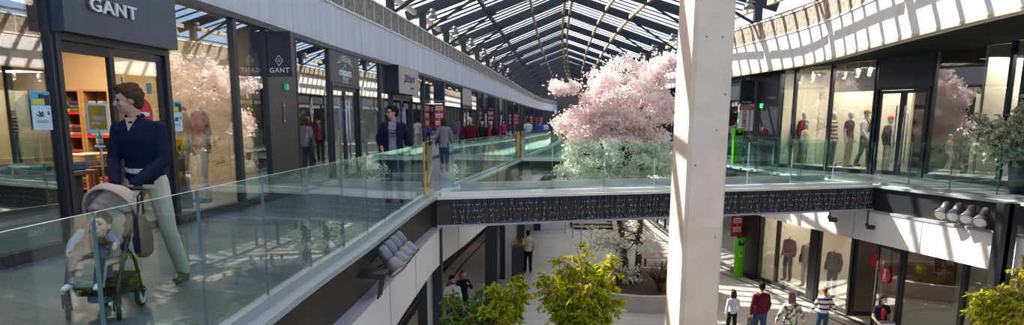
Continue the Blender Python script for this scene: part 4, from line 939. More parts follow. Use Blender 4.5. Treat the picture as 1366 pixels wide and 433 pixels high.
def person(label, base, rz, h, J=None, skin='skin', top=None, hem=.90, sleeve='long', bottom=None, leg=.09, shoes=None, hair=None, style='short', vox=.016, yaw=0.0, pitch=0.0, hs=1.0, cat='person', name='person', face=True, group=None, slim=1.0, over=None, curl=.5, handdir=None, collar=None, headless=False, dress=None, beard=None):
    J_ = dict(DEF); J_.update(J or {}); k = h / 1.75; base = V(base); R = Matrix.Rotation(rz, 3, 'Z'); T = lambda p: base + R @ (V(p) * k); P = {n: T(p) for n, p in J_.items()}
    root = thing(name, label, cat, base, group); X = R @ V((1, 0, 0)); sk = M[skin]
    def sh_axis(): return (P['shL'] - P['shR']).normalized()
    SA = sh_axis(); HA = (P['hipL'] - P['hipR']).normalized()
    def torso(mb, e, lo=None, hi=True):
        hip = P['pelvis'] - V((0, 0, .06 * k)); st = []
        if lo is not None and lo < J_['pelvis'][2] - .07: st.append((T((J_['pelvis'][0], J_['pelvis'][1], lo)), (.168 * slim + e) * k, (.118 * slim + e) * k, HA))
        st += [(hip, (.158 * slim + e) * k, (.112 * slim + e) * k, HA), (P['pelvis'], (.160 * slim + e) * k, (.115 * slim + e) * k, HA), (P['waist'], (.142 * slim + e) * k, (.103 * slim + e) * k, (HA + SA).normalized()), (P['chest'], (.172 * slim + e) * k, (.118 * slim + e) * k, SA)]
        nk = P['neck']; st += [(P['chest'].lerp(nk, .55), (.175 * slim + e) * k, (.098 * slim + e) * k, SA), (P['chest'].lerp(nk, .82), (.125 * slim + e) * k, (.075 + e) * k, SA), (nk, (.058 + e * .7) * k, (.058 + e * .7) * k, SA)]
        if lo is not None and lo > J_['pelvis'][2] - .07: st = [s_ for s_ in st if (s_[0] - base).z / k > lo - .05] 
        mb.loft(st, n=18); return st
    # ---- head frame
    hR = R @ Matrix.Rotation(yaw, 3, 'Z') @ Matrix.Rotation(pitch, 3, 'X'); hd = P['head']; q = k * hs; Hh = lambda p: hd + hR @ (V(p) * q)
    b = MB()
    torso(b, 0.0)
    for s_ in 'LR':
        sg_ = 1 if s_ == 'L' else -1
        hip, kn, an = P['hip' + s_], P['knee' + s_], P['ank' + s_]
        b.cap(hip, hip.lerp(kn, .5), .082 * k * slim, .07 * k * slim); b.cap(hip.lerp(kn, .5), kn, .07 * k * slim, .052 * k); b.cap(kn, kn.lerp(an, .35), .05 * k, .052 * k * slim); b.cap(kn.lerp(an, .35), an, .052 * k * slim, .034 * k)
        fd = R @ V((.12 * sg_, -1, 0)); toe = an + fd * .14 * k; toe.z = max(base.z + .03 * k, an.z - .06 * k); b.cap(an + V((0, 0, -.03 * k)), toe, .034 * k, .028 * k)
        sh, el, wr = P['sh' + s_], P['el' + s_], P['wr' + s_]
        b.cap(sh, sh.lerp(el, .5), .056 * k * slim, .047 * k * slim); b.cap(sh.lerp(el, .5), el, .047 * k * slim, .038 * k); b.cap(el, el.lerp(wr, .35), .038 * k, .039 * k); b.cap(el.lerp(wr, .35), wr, .039 * k, .025 * k)
        # hand: palm, four unequal fingers, thumb off the side
        fa = (wr - el).normalized()
        if handdir and s_ in handdir: fa = (R @ V(handdir[s_])).normalized()
        inn = (R @ V((-sg_, 0, 0))); pn = (inn - fa * inn.dot(fa))
        if handdir and ('n' + s_) in handdir: pn = R @ V(handdir['n' + s_]); pn = pn - fa * pn.dot(fa)
        if pn.length < .05: pn = R @ V((0, -1, 0)); pn = pn - fa * pn.dot(fa)
        pn.normalize(); sd = fa.cross(pn) * 1.0
        if sd.dot(R @ V((0, -1, .3))) < 0: sd = -sd
        hk = k; w0 = wr + fa * .012 * hk
        b.loft([(w0 - fa * .02 * hk, .026 * hk, .02 * hk, sd), (w0 + fa * .03 * hk, .036 * hk, .017 * hk, sd), (w0 + fa * .075 * hk, .040 * hk, .015 * hk, sd), (w0 + fa * .092 * hk, .036 * hk, .012 * hk, sd)], n=10)
        fr = max(.0085, vox * .62)
        for i_, (o_, l_) in enumerate(((.030, .066), (.010, .075), (-.010, .070), (-.029, .055))):
            p0 = w0 + fa * .085 * hk + sd * o_ * hk; d1 = (fa + pn * curl * .9).normalized(); d2 = (fa * (1 - curl) + pn * curl * 2.0).normalized()
            p1 = p0 + d1 * l_ * .5 * hk; p2 = p1 + d2 * l_ * .5 * hk; b.cap(p0, p1, fr, fr * .95, 7); b.cap(p1, p2, fr * .95, fr * .85, 7)
        t0 = w0 + fa * .025 * hk + sd * .032 * hk; t1 = t0 + (fa * .55 + sd * .75 + pn * .3).normalized() * .036 * hk; t2 = t1 + (fa * .85 + pn * .5).normalized() * .03 * hk; b.cap(t0, t1, fr * 1.25, fr * 1.1, 7); b.cap(t1, t2, fr * 1.1, fr * .9, 7)
    if headless: b.cap(P['neck'], P['neck'] + V((0, 0, .05 * k)), .05 * k, .045 * k)
    else:
        b.cap(P['neck'] - V((0, 0, .03 * k)), Hh((0, .02, -.06)), .056 * k, .052 * q)
        b.ball(Hh((0, .012, .022)), (.077 * q, .097 * q, .095 * q), hR, 18, 12); b.ball(Hh((0, -.018, -.04)), (.062 * q, .072 * q, .078 * q), hR, 16, 10); b.ball(Hh((0, -.052, -.088)), (.028 * q, .026 * q, .024 * q), hR)
        if face:
            b.cap(Hh((0, -.088, .012)), Hh((0, -.112, -.028)), .010 * q, .015 * q, 8); b.ball(Hh((0, -.112, -.032)), (.019 * q, .013 * q, .011 * q), hR)
            for sx in (-1, 1):
                b.ball(Hh((sx * .030, -.078, .022)), (.030 * q, .018 * q, .012 * q), hR); b.ball(Hh((sx * .040, -.066, -.03)), (.024 * q, .02 * q, .02 * q), hR)
                b.ball(Hh((sx * .079, .012, -.01)), (.012 * q, .022 * q, .034 * q), hR)
            b.ball(Hh((0, -.084, -.060)), (.026 * q, .011 * q, .008 * q), hR); b.ball(Hh((0, -.082, -.072)), (.022 * q, .011 * q, .008 * q), hR)
    body = remesh(b, 'body', sk, root, vox, 3)
    if face and not headless and vox < .014:
        for sx in (-1, 1):
            b = MB(); b.ball(Hh((sx * .031, -.083, .004)), (.013 * q, .010 * q, .0075 * q), hR); b.build('eye', M['dark_ink'], body, True)
            b = MB(); b.cap(Hh((sx * .014, -.092, .030)), Hh((sx * .048, -.080, .026)), .0055 * q, .004 * q, 6); b.build('eyebrow', hair and M[hair] or M['hair_black'], body, True)
    if hair and not headless:
        b = MB(); hm = M[hair]
        if style in ('short', 'curly', 'bun', 'long', 'bob'):
            b.ball(Hh((0, .026, .040)), (.086 * q, .098 * q, .090 * q), hR, 18, 12); b.ball(Hh((0, .055, -.01)), (.078 * q, .068 * q, .085 * q), hR)
            b.ball(Hh((0, -.045, .098)), (.062 * q, .052 * q, .032 * q), hR)
            for sx in (-1, 1): b.ball(Hh((sx * .070, .018, .022)), (.018 * q, .04 * q, .045 * q), hR)
        if style == 'curly' or style == 'tousled':
            for _ in range(46):
                u = V(RNG.normal(size=3)); u.normalize()
                if u.y < -.45 and u.z < .35: continue
                if u.z < -.35: continue
                b.ball(Hh((u.x * .078, .022 + u.y * .09, .035 + u.z * .085)), RNG.uniform(.018, .03) * q)
        if style in ('long', 'bob'):
            ln = .24 if style == 'long' else .12
            for sx in (-1, 0, 1): b.loft([(Hh((sx * .05, .05, .03)), .05 * q, .045 * q, hR @ V((1, 0, 0))), (Hh((sx * .058, .055, -.08)), .052 * q, .045 * q, hR @ V((1, 0, 0))), (Hh((sx * .055, .06, -.08 - ln)), .03 * q, .025 * q, hR @ V((1, 0, 0)))], n=10)
        if style == 'bun': b.ball(Hh((0, .12, .05)), .045 * q)
        if style == 'cap':
            b.ball(Hh((0, .008, .055)), (.088 * q, .105 * q, .075 * q), hR, 18, 10); b.ball(Hh((0, -.11, .045)), (.06 * q, .06 * q, .010 * q), hR)
        remesh(b, 'cap' if style == 'cap' else 'hair', hm, root, max(.009, vox * .75), 2)
    if beard:
        b = MB(); b.ball(Hh((0, -.024, -.062)), (.066 * q, .073 * q, .058 * q), hR, 14, 8); remesh(b, 'beard', M[beard], root, max(.009, vox * .75), 2)
    if bottom:
        b = MB(); st = [(P['pelvis'] - V((0, 0, .09 * k)), (.150 * slim + .014) * k, (.112 * slim + .014) * k, HA), (P['pelvis'], (.160 * slim + .012) * k, (.115 * slim + .012) * k, HA), (P['waist'] - V((0, 0, .04 * k)), (.146 * slim + .012) * k, (.105 * slim + .012) * k, HA)]; b.loft(st, n=18)
        for s_ in 'LR':
            hip, kn, an = P['hip' + s_], P['knee' + s_], P['ank' + s_]; e = .014 * k
            b.cap(hip, hip.lerp(kn, .5), .084 * k * slim + e, .072 * k * slim + e); b.cap(hip.lerp(kn, .5), kn, .072 * k * slim + e, .056 * k + e); b.cap(kn, kn.lerp(an, .4), .056 * k + e, .054 * k + e); b.tube([kn.lerp(an, .4), an - (kn - an).normalized() * .025 * k], [.054 * k + e, .05 * k + e], 12); 
        remesh(b, 'trousers', bottom, root, vox, 3)
    if dress:
        b = MB(); b.loft([(T((J_['pelvis'][0], J_['pelvis'][1], .55)), .21 * k, .17 * k, HA), (P['pelvis'], .175 * k, .13 * k, HA), (P['waist'], .15 * k, .115 * k, HA)], n=18); remesh(b, 'skirt', dress, root, vox, 2)
    if shoes:
        for s_ in 'LR':
            sg_ = 1 if s_ == 'L' else -1; an = P['ank' + s_]; fd = (R @ V((.12 * sg_, -1, 0))).normalized(); kn = P['knee' + s_]
            dn = V((0, 0, -1)) if an.z - base.z < .2 * k or hs > 1.1 else V((0, 0, -1)); hl_ = an + fd * -.045 * k + dn * .055 * k; b = MB()
            b.loft([(hl_ - fd * .02 * k, .02 * k, .03 * k, X), (hl_ + fd * .01 * k, .042 * k, .052 * k, X), (hl_ + fd * .09 * k, .048 * k, .052 * k, X), (hl_ + fd * .17 * k + dn * .004 * k, .050 * k, .040 * k, X), (hl_ + fd * .235 * k + dn * .014 * k, .034 * k, .020 * k, X)], n=12)
            b.cap(hl_ + fd * .03 * k + V((0, 0, .02 * k)), an + V((0, 0, .02 * k)), .050 * k, .046 * k); remesh(b, 'shoe', shoes, root, max(.008, vox * .7), 2)
    def garment(nm, m_, e, hm_, slv, open_=False):
        b = MB(); torso(b, e, hm_)
        for s_ in 'LR':
            sh, el, wr = P['sh' + s_], P['el' + s_], P['wr' + s_]; g = e * k
            b.cap(sh, sh.lerp(el, .5), .058 * k * slim + g, .05 * k * slim + g)
            if slv != 'short':
                end = el.lerp(wr, .97 if slv == 'long' else .45)
                b.cap(sh.lerp(el, .5), el, .05 * k * slim + g, .042 * k + g); b.tube([el, el.lerp(end, .5), end], [.042 * k + g, .041 * k + g, .032 * k + g], 12); b.ball(end, .030 * k + g * .9)
        return remesh(b, nm, m_, root, vox, 3)
    if top: garment('top', top, .014, hem, sleeve)
    if over:
        om, ohem, oslv = over; k0 = P
        o = garment('jacket', om, .032, ohem, oslv)
        # leave the front open: drop the faces in a strip down the chest
        bm = bmesh.new(); bm.from_mesh(o.data); f0 = R @ V((0, -1, 0)); c0 = base
        kill = [f for f in bm.faces if (f.calc_center_median() - c0).dot(f0) > .03 * k + (P['chest'] - base).dot(f0) and abs((f.calc_center_median() - P['chest']).dot(X)) < .075 * k and f.normal.dot(f0) > .25]
        bmesh.ops.delete(bm, geom=kill, context='FACES'); bm.to_mesh(o.data); bm.free()
        sm = o.modifiers.new('thickness', 'SOLIDIFY'); sm.thickness = .012; sm.offset = -1
    if collar:
        b = MB(); c0 = P['neck'] + V((0, 0, -.012 * k))
        for sx in (-1, 1):
            q_ = [c0 + SA * (sx * .012 * k) + (R @ V((0, -.072, -.075))) * k, c0 + SA * (sx * .065 * k) + (R @ V((0, -.062, -.045))) * k, c0 + SA * (sx * .075 * k) + (R @ V((0, .0, .035))) * k, c0 + SA * (sx * .045 * k) + (R @ V((0, -.05, .02))) * k]
            nn = (R @ V((0, -.008, .003))); b.hexa([x for x in q_], [x + nn for x in q_])
        b.tube([c0 + (R @ V((math.sin(a) * .068, -math.cos(a) * .062, .015 + .02 * (1 - math.cos(a)) / 2))) * k for a in [(.7 + i * (2 * math.pi - 1.4) / 12) for i in range(13)]], .014 * k, 6)
        b.build('collar', collar, root, True)
    root['_k'] = k; FIG[root.name] = (P, T, R, k); return root
FIG = {}
denim = cloth('dark_denim', (.03, .05, .10)); jeans = cloth('blue_jeans', (.035, .065, .13)); blackc = cloth('black_cloth', (.013, .012, .014)); whitec = cloth('white_shirt_cloth', (.74, .74, .78)); navyk = cloth('navy_knit', (.009, .010, .034), (.007, .008, .026), 60)
beigec = cloth('beige_chino', (.68, .58, .46), (.62, .52, .41), 5); maroon = cloth('maroon_knit', (.10, .008, .022), (.08, .006, .018), 50); greyc = cloth('grey_tee', (.25, .25, .29)); darkshoe = mat('dark_leather', (.03, .025, .02), .4); whiteshoe = mat('white_trainer', (.62, .63, .66), .5)
mauve = cloth('mauve_wool', (.30, .24, .26)); 
# ---- father with the stroller
fp = (-3.30, 6.78, 0)
fk = 1.83 / 1.75
father = person('man in navy sweater and beige chinos pushing a stroller past the open shop', fp, -.05, 1.83,
    J=dict(chest=(-.005, -.06, 1.29), waist=(0, -.02, 1.10), neck=(-.01, -.075, 1.455), head=(-.025, -.125, 1.60), shL=(.168, -.05, 1.36), shR=(-.168, -.05, 1.36), elL=(.215, -.08, 1.10), elR=(-.225, -.08, 1.10), wrL=(.085, -.36, .915), wrR=(-.065, -.36, .915),
           hipL=(.09, 0, .92), kneeL=(.13, .06, .49), ankL=(.135, .25, .095), kneeR=(-.10, -.20, .50), ankR=(-.12, -.22, .09)),
    top=navyk, hem=.92, bottom=beigec, shoes=darkshoe, hair='hair_brown', style='curly', vox=.0105, yaw=-.95, pitch=.12, collar=navyk, curl=.85, handdir=dict(L=(-.35, -.8, -.5), nL=(0, -.3, -1), R=(.3, -.8, -.5), nR=(0, -.3, -1)))
# v-neck opening: skin shows between the collar points
P, T, R, k = FIG[father.name]
b = MB(); nk = P['neck']; f0 = R @ V((0, -1, 0)); pts = [nk + (R @ V((-.05, -.066, .0))) * k, nk + (R @ V((.05, -.066, .0))) * k, nk + (R @ V((0.0, -.118, -.11))) * k]
b.hexa([pts[0] - f0 * .05, pts[1] - f0 * .05, pts[2] - f0 * .05, pts[2] - f0 * .05 ], [pts[0], pts[1], pts[2], pts[2]]); b.build('neck_opening', M['skin'], father)
# ---- stroller
beige_f = cloth('taupe_canopy', (.56, .41, .33), (.48, .35, .28), 4); seat_f = cloth('grey_seat_pad', (.36, .31, .27)); rub = mat('tyre_rubber', (.015, .015, .015), .7); whl = mat('wheel_white', (.6, .6, .58), .4)
SO = V((-3.19, 5.54, 0)); SR = Matrix.Rotation(.03, 3, 'Z'); S = lambda p: SO + SR @ V(p)
st = thing('stroller', 'compact stroller with taupe canopy, carrying the sleeping-eyed toddler', 'stroller', SO)
st['label'] = 'compact black stroller with a taupe canopy pushed behind the glass balustrade'
def wheel(c, r_, nm='wheel', yaw=0.0):
    ax = SR @ Matrix.Rotation(yaw, 3, 'Z') @ V((1, 0, 0)); b = MB(); b.lathe([(r_ - .022, -.018), (r_, -.014), (r_, .014), (r_ - .022, .018)], c, 24, ax); o = b.build(nm, rub, st, True)
    b = MB(); b.lathe([(.0, -.018), (r_ - .024, -.021), (r_ - .020, -.016), (r_ - .020, .016), (r_ - .024, .021), (0, .018)], c, 20, ax); h_ = b.build('hub', whl, o)
    b = MB(); b.lathe([(0, -.022), (.016, -.022), (.016, .022), (0, .022)], c, 10, ax); b.build('axle_cap', M['black'], o)
fr = M['black']
for sx in (-1, 1):
    wheel(S((sx * .19, 0, .075)), .075, yaw=.55); wheel(S((sx * .15, .47, .085)), .085)
    b = MB(); b.tube([S((sx * .19, .01, .16)), S((sx * .19, .03, .25)), S((sx * .19, .2, .52)), S((sx * .19, .32, .66))], .016, 8); b.build('front_leg', fr, st, True)
    b = MB(); b.box(S((sx * .19, .0, .15)), (.05, .05, .11), .17); b.tube([S((sx * .165, .0, .14)), S((sx * .165, 0, .07))], .014, 8); b.build('fork', fr, st)
    b = MB(); b.tube([S((sx * .172, .46, .10)), S((sx * .19, .34, .40)), S((sx * .19, .2, .54))], .015, 8); b.build('rear_leg', fr, st, True)
    b = MB(); b.tube([S((sx * .19, .22, .53)), S((sx * .19, .44, .80)), S((sx * .175, .66, .925))], .014, 8); b.build('push_tube', fr, st, True)
b = MB(); b.tube([S((-.175, .66, .925)), S((-.14, .685, .945)), S((.14, .685, .945)), S((.175, .66, .925))], .017, 8); b.build('handlebar', M['black'], st, True)
b = MB(); b.tube([S((-.19, .03, .27)), S((.19, .03, .27))], .012, 8); b.tube([S((-.2, .44, .13)), S((.2, .44, .13))], .012, 8); b.build('cross_tube', fr, st)
b = MB(); b.hexa([S(p) for p in ((-.15, .06, .17), (.15, .06, .17), (.15, .42, .15), (-.15, .42, .15))], [S(p) for p in ((-.18, .04, .30), (.18, .04, .30), (.18, .44, .30), (-.18, .44, .30))]); b.build('basket', blackc, st)
b = MB(); b.loft([(S((0, .00, .43)), .155, .022), (S((0, .04, .435)), .165, .03), (S((0, .20, .42)), .165, .032), (S((0, .26, .43)), .16, .03)], SR @ V((1, 0, 0))); 
b.loft([(S((0, .0, .44)), .15, .02), (S((0, -.03, .36)), .15, .022), (S((0, -.05, .26)), .14, .018)], SR @ V((1, 0, 0))); remesh(b, 'seat', seat_f, st, .012, 2)
b = MB()
for i in range(6):
    f = i / 5; b.ball(S((0, .25 + .21 * f, .48 + .40 * f)), (.150 - .02 * f, .035, .075), SR @ Matrix.Rotation(-.48, 3, 'X'))
remesh(b, 'backrest', seat_f, st, .010, 2)
b = MB(); b.hexa([S(p) for p in ((-.165, .23, .42), (.165, .23, .42), (.165, .26, .42), (-.165, .26, .42))], [S(p) for p in ((-.15, .50, .90), (.15, .50, .90), (.15, .53, .89), (-.15, .53, .89))]); b.build('back_shell', fr, st)
b = MB(); n1, n2 = 10, 16; vs_ = []
for i in range(n1 + 1):
    a = math.radians(62 + i * 100 / n1); ru = .27 + .012 * math.sin(i * math.pi * 4 / n1)
    for j in range(n2 + 1):
        t_ = math.pi * j / n2; vs_.append(S((-.205 * math.cos(t_), .42 - math.sin(t_) * ru * math.cos(a) * 1.0, .72 + math.sin(t_) * ru * math.sin(a) + .02)))
b.add(vs_, [(i * (n2 + 1) + j, i * (n2 + 1) + j + 1, (i + 1) * (n2 + 1) + j + 1, (i + 1) * (n2 + 1) + j) for i in range(n1) for j in range(n2)])
cn = b.build('canopy', beige_f, st, True); sm = cn.modifiers.new('t', 'SOLIDIFY'); sm.thickness = .012
b = MB(); b.tube([vs_[j] for j in range(n2 + 1)], .011, 6); b.build('canopy_rim', beige_f, cn, True)
# soft folds bunched under the canopy
b = MB()
for i in range(4): b.tube([S((-.17 + .34 * f, .43 + .05 * math.sin(f * 9 + i), .90 - .035 * i + .04 * math.sin(f * math.pi) + .012 * math.sin(f * 14 + i * 2))) for f in [q / 10 for q in range(11)]], .03, 8)
remesh(b, 'canopy_lining', beige_f, st, .012, 2)
# bag hanging at the stroller's side
bc = S((.25, .36, .60)); bg_ = thing('changing_bag', 'black cloth bag hanging from the side of the stroller', 'bag', bc)
b = MB(); b.loft([(bc + V((0, 0, .16)), .03, .05), (bc + V((0, 0, .10)), .05, .085), (bc + V((0.01, 0, -.02)), .065, .12), (bc + V((.01, 0, -.13)), .06, .11), (bc + V((0, 0, -.17)), .035, .07)]); remesh(b, 'pouch', navyk, bg_, .012, 2)
b = MB(); b.tube([bc + V((0, -.03, .14)), bc + V((-.03, .05, .30)), bc + V((-.03, .12, .34)), bc + V((0, .06, .16))], .008, 6); b.build('strap', blackc, bg_)
# toddler, reclined in the seat
hdp = onY(137, 300, 5.70); kk = .88 / 1.75
inv = lambda w_: (SR.transposed() @ (V(w_) - SO)) / kk
L_ = lambda p: tuple(V(p) / kk)
child = person('curly-haired toddler with a dummy reclining in the stroller, dark waistcoat and blue sleeves', SO, .17, .88,
    J=dict(pelvis=L_((0, .20, .50)), waist=L_((-.01, .235, .565)), chest=L_((-.02, .26, .60)), neck=L_((-.03, .285, .655)), head=tuple(inv(hdp)),
           hipL=L_((.05, .17, .49)), kneeL=L_((.095, -.02, .47)), ankL=L_((.085, -.085, .31)), hipR=L_((-.05, .17, .49)), kneeR=L_((-.10, -.02, .47)), ankR=L_((-.115, -.085, .31)),
           shL=L_((.075, .26, .63)), elL=L_((.15, .19, .57)), wrL=L_((.175, .10, .555)), shR=L_((-.115, .26, .63)), elR=L_((-.17, .19, .57)), wrR=L_((-.165, .10, .52))),
    skin='skin_pale', top=cloth('light_blue_shirt', (.17, .28, .48)), hem=.2, bottom=denim, shoes=whiteshoe, hair='hair_brown', style='curly', vox=.0085, yaw=-.05, pitch=-.15, hs=1.62, slim=1.15, curl=.6)
P, T, R, k = FIG[child.name]
b = MB(); b.loft([(P['pelvis'] + V((0, -.01, .0)), .092, .07), (P['waist'] + V((0, -.008, 0)), .098, .078), (P['chest'] + V((0, -.005, 0)), .10, .078), (P['neck'] - V((0, -.0, .02)), .07, .055)], R @ V((1, 0, 0))); remesh(b, 'waistcoat', blackc, child, .01, 2)
hR = R @ Matrix.Rotation(-.05, 3, 'Z') @ Matrix.Rotation(-.15, 3, 'X'); q = k * 1.62; c = P['head'] + hR @ (V((0, -.10, -.062)) * q)
b = MB(); b.lathe([(0, 0), (.017, .0), (.019, .006), (.0, .010)], c, 16, hR @ V((0, -1, 0))); b.ball(c + hR @ V((0, -.012, 0)), .008); b.build('dummy', mat('dummy_green', (.35, .45, .38), .4), child, True)
b = MB(); pc = P['chest'].lerp(P['waist'], .6) + R @ V((0.01, -.085, 0)); b.ball(pc, (.018, .01, .014)); b.build('buckle', M['lamp_grey'], child, True)
b = MB()
for sx in (-1, 1): b.tube([P['neck'] + R @ V((sx * .05, -.05, .0)), P['chest'] + R @ V((sx * .045, -.085, 0)), pc], .010, 6)
b.tube([pc, P['pelvis'] + R @ V((0, -.085, .01))], .012, 6); b.build('harness', blackc, child)
# ---- people on the left gallery
def up(px, Y): d = ray(px, 165); return (d.x / d.y * Y, Y, 0)
m2 = person('man in open navy shirt over grey T-shirt standing at the left gallery', up(524, 14.3), .05, 1.78, J=dict(elL=(.27, .06, 1.16), wrL=(.24, .02, .96), elR=(-.26, .05, 1.16), wrR=(-.19, -.06, .94), kneeL=(.12, -.05, .5), ankL=(.13, -.02, .085)), top=greyc, sleeve='short', hem=.86, bottom=denim, shoes=darkshoe, hair='hair_black', style='short', vox=.0125, yaw=-1.25, over=(navyk, .84, 'half'))
P, T, R, k = FIG[m2.name]
b = MB(); c = P['chest'] + R @ V((0, -.142, -.03)) * k
b.box(c + V((0, 0, .05)), (.15, .006, .012)); b.box(c + V((0, 0, -.07)), (.15, .006, .012)); b.box(c + V((-.07, 0, -.01)), (.012, .006, .12)); b.box(c + V((.07, 0, -.01)), (.012, .006, .12)); b.box(c + V((0, 0, -.01)), (.10, .006, .03)); b.build('shirt_print', M['dark_ink'], m2)
b = MB(); hR = R @ Matrix.Rotation(-1.25, 3, 'Z'); hc = P['head']
for sx in (-1, 1): b.ball(hc + hR @ V((sx * .03, -.092, .005)), (.022, .008, .016), hR)
b.tube([hc + hR @ V((.05, -.085, .01)), hc + hR @ V((.08, .01, .01))], .004, 5); b.tube([hc + hR @ V((-.05, -.085, .01)), hc + hR @ V((-.08, .01, .01))], .004, 5); b.build('sunglasses', M['dark_ink'], m2)
w1 = person('woman seen from behind in mauve-grey coat and jeans beside the first red banner', up(592, 22.6), 3.05, 1.62, J=walk(.12, .05), top=mauve, hem=.80, bottom=jeans, shoes=darkshoe, hair='hair_brown', style='bob', slim=.95)
P, T, R, k = FIG[w1.name]; hb = thing('handbag', 'violet handbag at the side of the woman in the mauve coat', 'bag', P['wrL'] + V((0, 0, .1)))
b = MB(); c = P['wrL'] + V((.04, -.02, .12)); b.loft([(c + V((0, 0, .08)), .06, .03), (c, .085, .045), (c + V((0, 0, -.09)), .08, .045)], V((0, 1, 0))); remesh(b, 'pouch', cloth('violet_leather', (.09, .02, .10)), hb, .014, 2)
b = MB(); b.tube([c + V((0, .05, .07)), P['shL'] + V((.04, 0, .04)), c + V((0, -.05, .07))], .008, 6); b.build('strap', M['dark_ink'], hb)
person('bald man in maroon sweater looking down, walking along the left shops', up(627, 24.5), -.1, 1.66, J=dict(walk(.16), head=(0, -.06, 1.615)), top=maroon, hem=.88, bottom=denim, shoes=darkshoe, vox=.015, pitch=.35, slim=1.08)
person('dark-haired woman in black jacket over pink top beside the bald man', up(655, 27), -.3, 1.58, J=walk(.14, lead='R'), top=cloth('pink_top', (.5, .03, .14)), hem=.9, bottom=blackc, shoes=darkshoe, hair='hair_black', style='long', slim=.93, over=(blackc, .85, 'long'))
person('dark-haired woman in black printed top behind the bald man', up(643, 28.5), -.1, 1.58, J=walk(.14), top=blackc, hem=.88, bottom=denim, shoes=darkshoe, hair='hair_black', style='long', slim=.93)
person('person in a bright magenta top by the second red banner', up(671, 46), .6, 1.6, top=cloth('magenta_top', (.62, .02, .25)), bottom=blackc, shoes=darkshoe, hair='hair_black', style='bob', vox=.02, slim=.95)
person('man in white short-sleeved shirt walking away past the second banner', up(704.5, 42), 3.1, 1.68, J=walk(.15), top=whitec, sleeve='short', hem=.85, bottom=beigec, shoes=darkshoe, hair='hair_black', vox=.02, slim=1.1)
person('grey-haired person in bright blue jacket walking away with a strap', up(720, 47), 3.1, 1.62, J=walk(.14), top=cloth('bright_blue', (.03, .14, .50)), bottom=denim, shoes=darkshoe, hair='hair_light', vox=.022, slim=1.1)
person('small person in pale top right of the bright blue jacket', up(727.5, 52), 3.1, 1.58, J=walk(.14), top=whitec, bottom=denim, shoes=darkshoe, hair='hair_brown', style='bob', vox=.024)
person('distant person in dark blue top near the blossom branch', up(734.5, 58), 2.9, 1.66, J=walk(.14), top=cloth('royal_blue', (.02, .06, .32)), bottom=blackc, shoes=darkshoe, hair='hair_black', vox=.024)
person('most distant walker in white top, beside the blossom branch', up(741, 66), 3.1, 1.70, J=walk(.14), top=whitec, bottom=beigec, shoes=darkshoe, hair='hair_brown', vox=.024)
# ---- people on the ground floor
def low(px, py, h): p = onz(px, py, -4.5 + h); return (p.x, p.y, -4.5)
person('bearded man in white shirt with rolled sleeves, lower left under the gallery', low(603, 367, 1.78), .25, 1.78, J=dict(walk(.1), wrR=(-.26, -.02, .9)), top=whitec, hem=.86, bottom=denim, shoes=darkshoe, hair='hair_black', yaw=.35, pitch=.2, beard='hair_black', sleeve='half', vox=.0145)
person('woman with long auburn hair and dark top beside the bearded man', low(617.5, 360, 1.66), .5, 1.66, J=dict(walk(.1), elL=(.24, -.1, 1.2), wrL=(.1, -.24, 1.33)), top=blackc, hem=.86, bottom=blackc, shoes=darkshoe, hair='hair_light', style='long', yaw=.6, slim=.93, vox=.0145)
lm = person('man in beige sweater and black trousers walking away on the ground floor', tuple(onz(704, 364, -4.5)), 3.2, 1.74, J=walk(.13), top=cloth('beige_knit', (.58, .46, .36)), hem=.9, bottom=blackc, shoes=darkshoe, hair='hair_black')
person('man in purple checked shirt and jeans walking behind the beige sweater', tuple(onz(691, 338, -4.5)), .05, 1.76, J=walk(.14), top=cloth('purple_check', (.24, .12, .22), (.12, .06, .13), 30), hem=.86, bottom=jeans, shoes=whiteshoe, hair='hair_black', sleeve='half')
person('person in lilac skirt half hidden behind the blossom trunk', tuple(onz(833, 319, -4.5)), .1, 1.66, J=walk(.1), top=whitec, dress=cloth('lilac_cloth', (.45, .38, .42)), shoes=whiteshoe, hair='hair_brown', style='bob', slim=.93)
person('girl in white top and black trousers walking away, next to the column', low(979, 386, 1.42), 3.25, 1.42, J=walk(.12), top=whitec, hem=.92, bottom=blackc, shoes=darkshoe, hair='hair_brown', style='long', slim=.85)
mm = person('man in maroon sweater and jeans walking away with a small case', low(1017, 376, 1.80), 3.1, 1.80, J=walk(.13), top=maroon, hem=.9, bottom=jeans, shoes=darkshoe, hair='hair_black')
P, T, R, k = FIG[mm.name]; w_ = P['wrR'] if P['wrR'].x < P['wrL'].x else P['wrL']; c = w_ + V((0, 0, -.28)); cs = thing('shopping_bag', 'small dark bag in the hand of the man in maroon', 'bag', c - V((0, 0, .14)))
b = MB(); b.box(c, (.11, .26, .27)); b.build('bag_body', M['dark_ink'], cs); b = MB(); b.tube([c + V((0, -.08, .13)), c + V((0, -.06, .21)), c + V((0, .06, .21)), c + V((0, .08, .13))], .008, 6); b.build('handle', M['dark_ink'], cs); b = MB(); b.box(c + V((0, -.0, .05)), (.116, .2, .06)); b.build('label_strip', M['lamp_grey'], cs)
flor = mat('floral_cloth', (.66, .60, .50), .8, noise=None); nt_ = flor.node_tree; bs_ = nt_.nodes['Principled BSDF']; vo = nt_.nodes.new('ShaderNodeTexVoronoi'); vo.inputs['Scale'].default_value = 16; tc_ = nt_.nodes.new('ShaderNodeTexCoord'); cr_ = nt_.nodes.new('ShaderNodeValToRGB'); cr_.color_ramp.interpolation = 'CONSTANT'
els = cr_.color_ramp.elements; els[0].color = (.66, .62, .56, 1); els[1].position = .35; els[1].color = (.04, .13, .09, 1)
for pp_, cc_ in ((.52, (.55, .12, .10, 1)), (.62, (.62, .58, .5, 1)), (.75, (.65, .42, .06, 1)), (.85, (.05, .16, .12, 1))): e = els.new(pp_); e.color = cc_
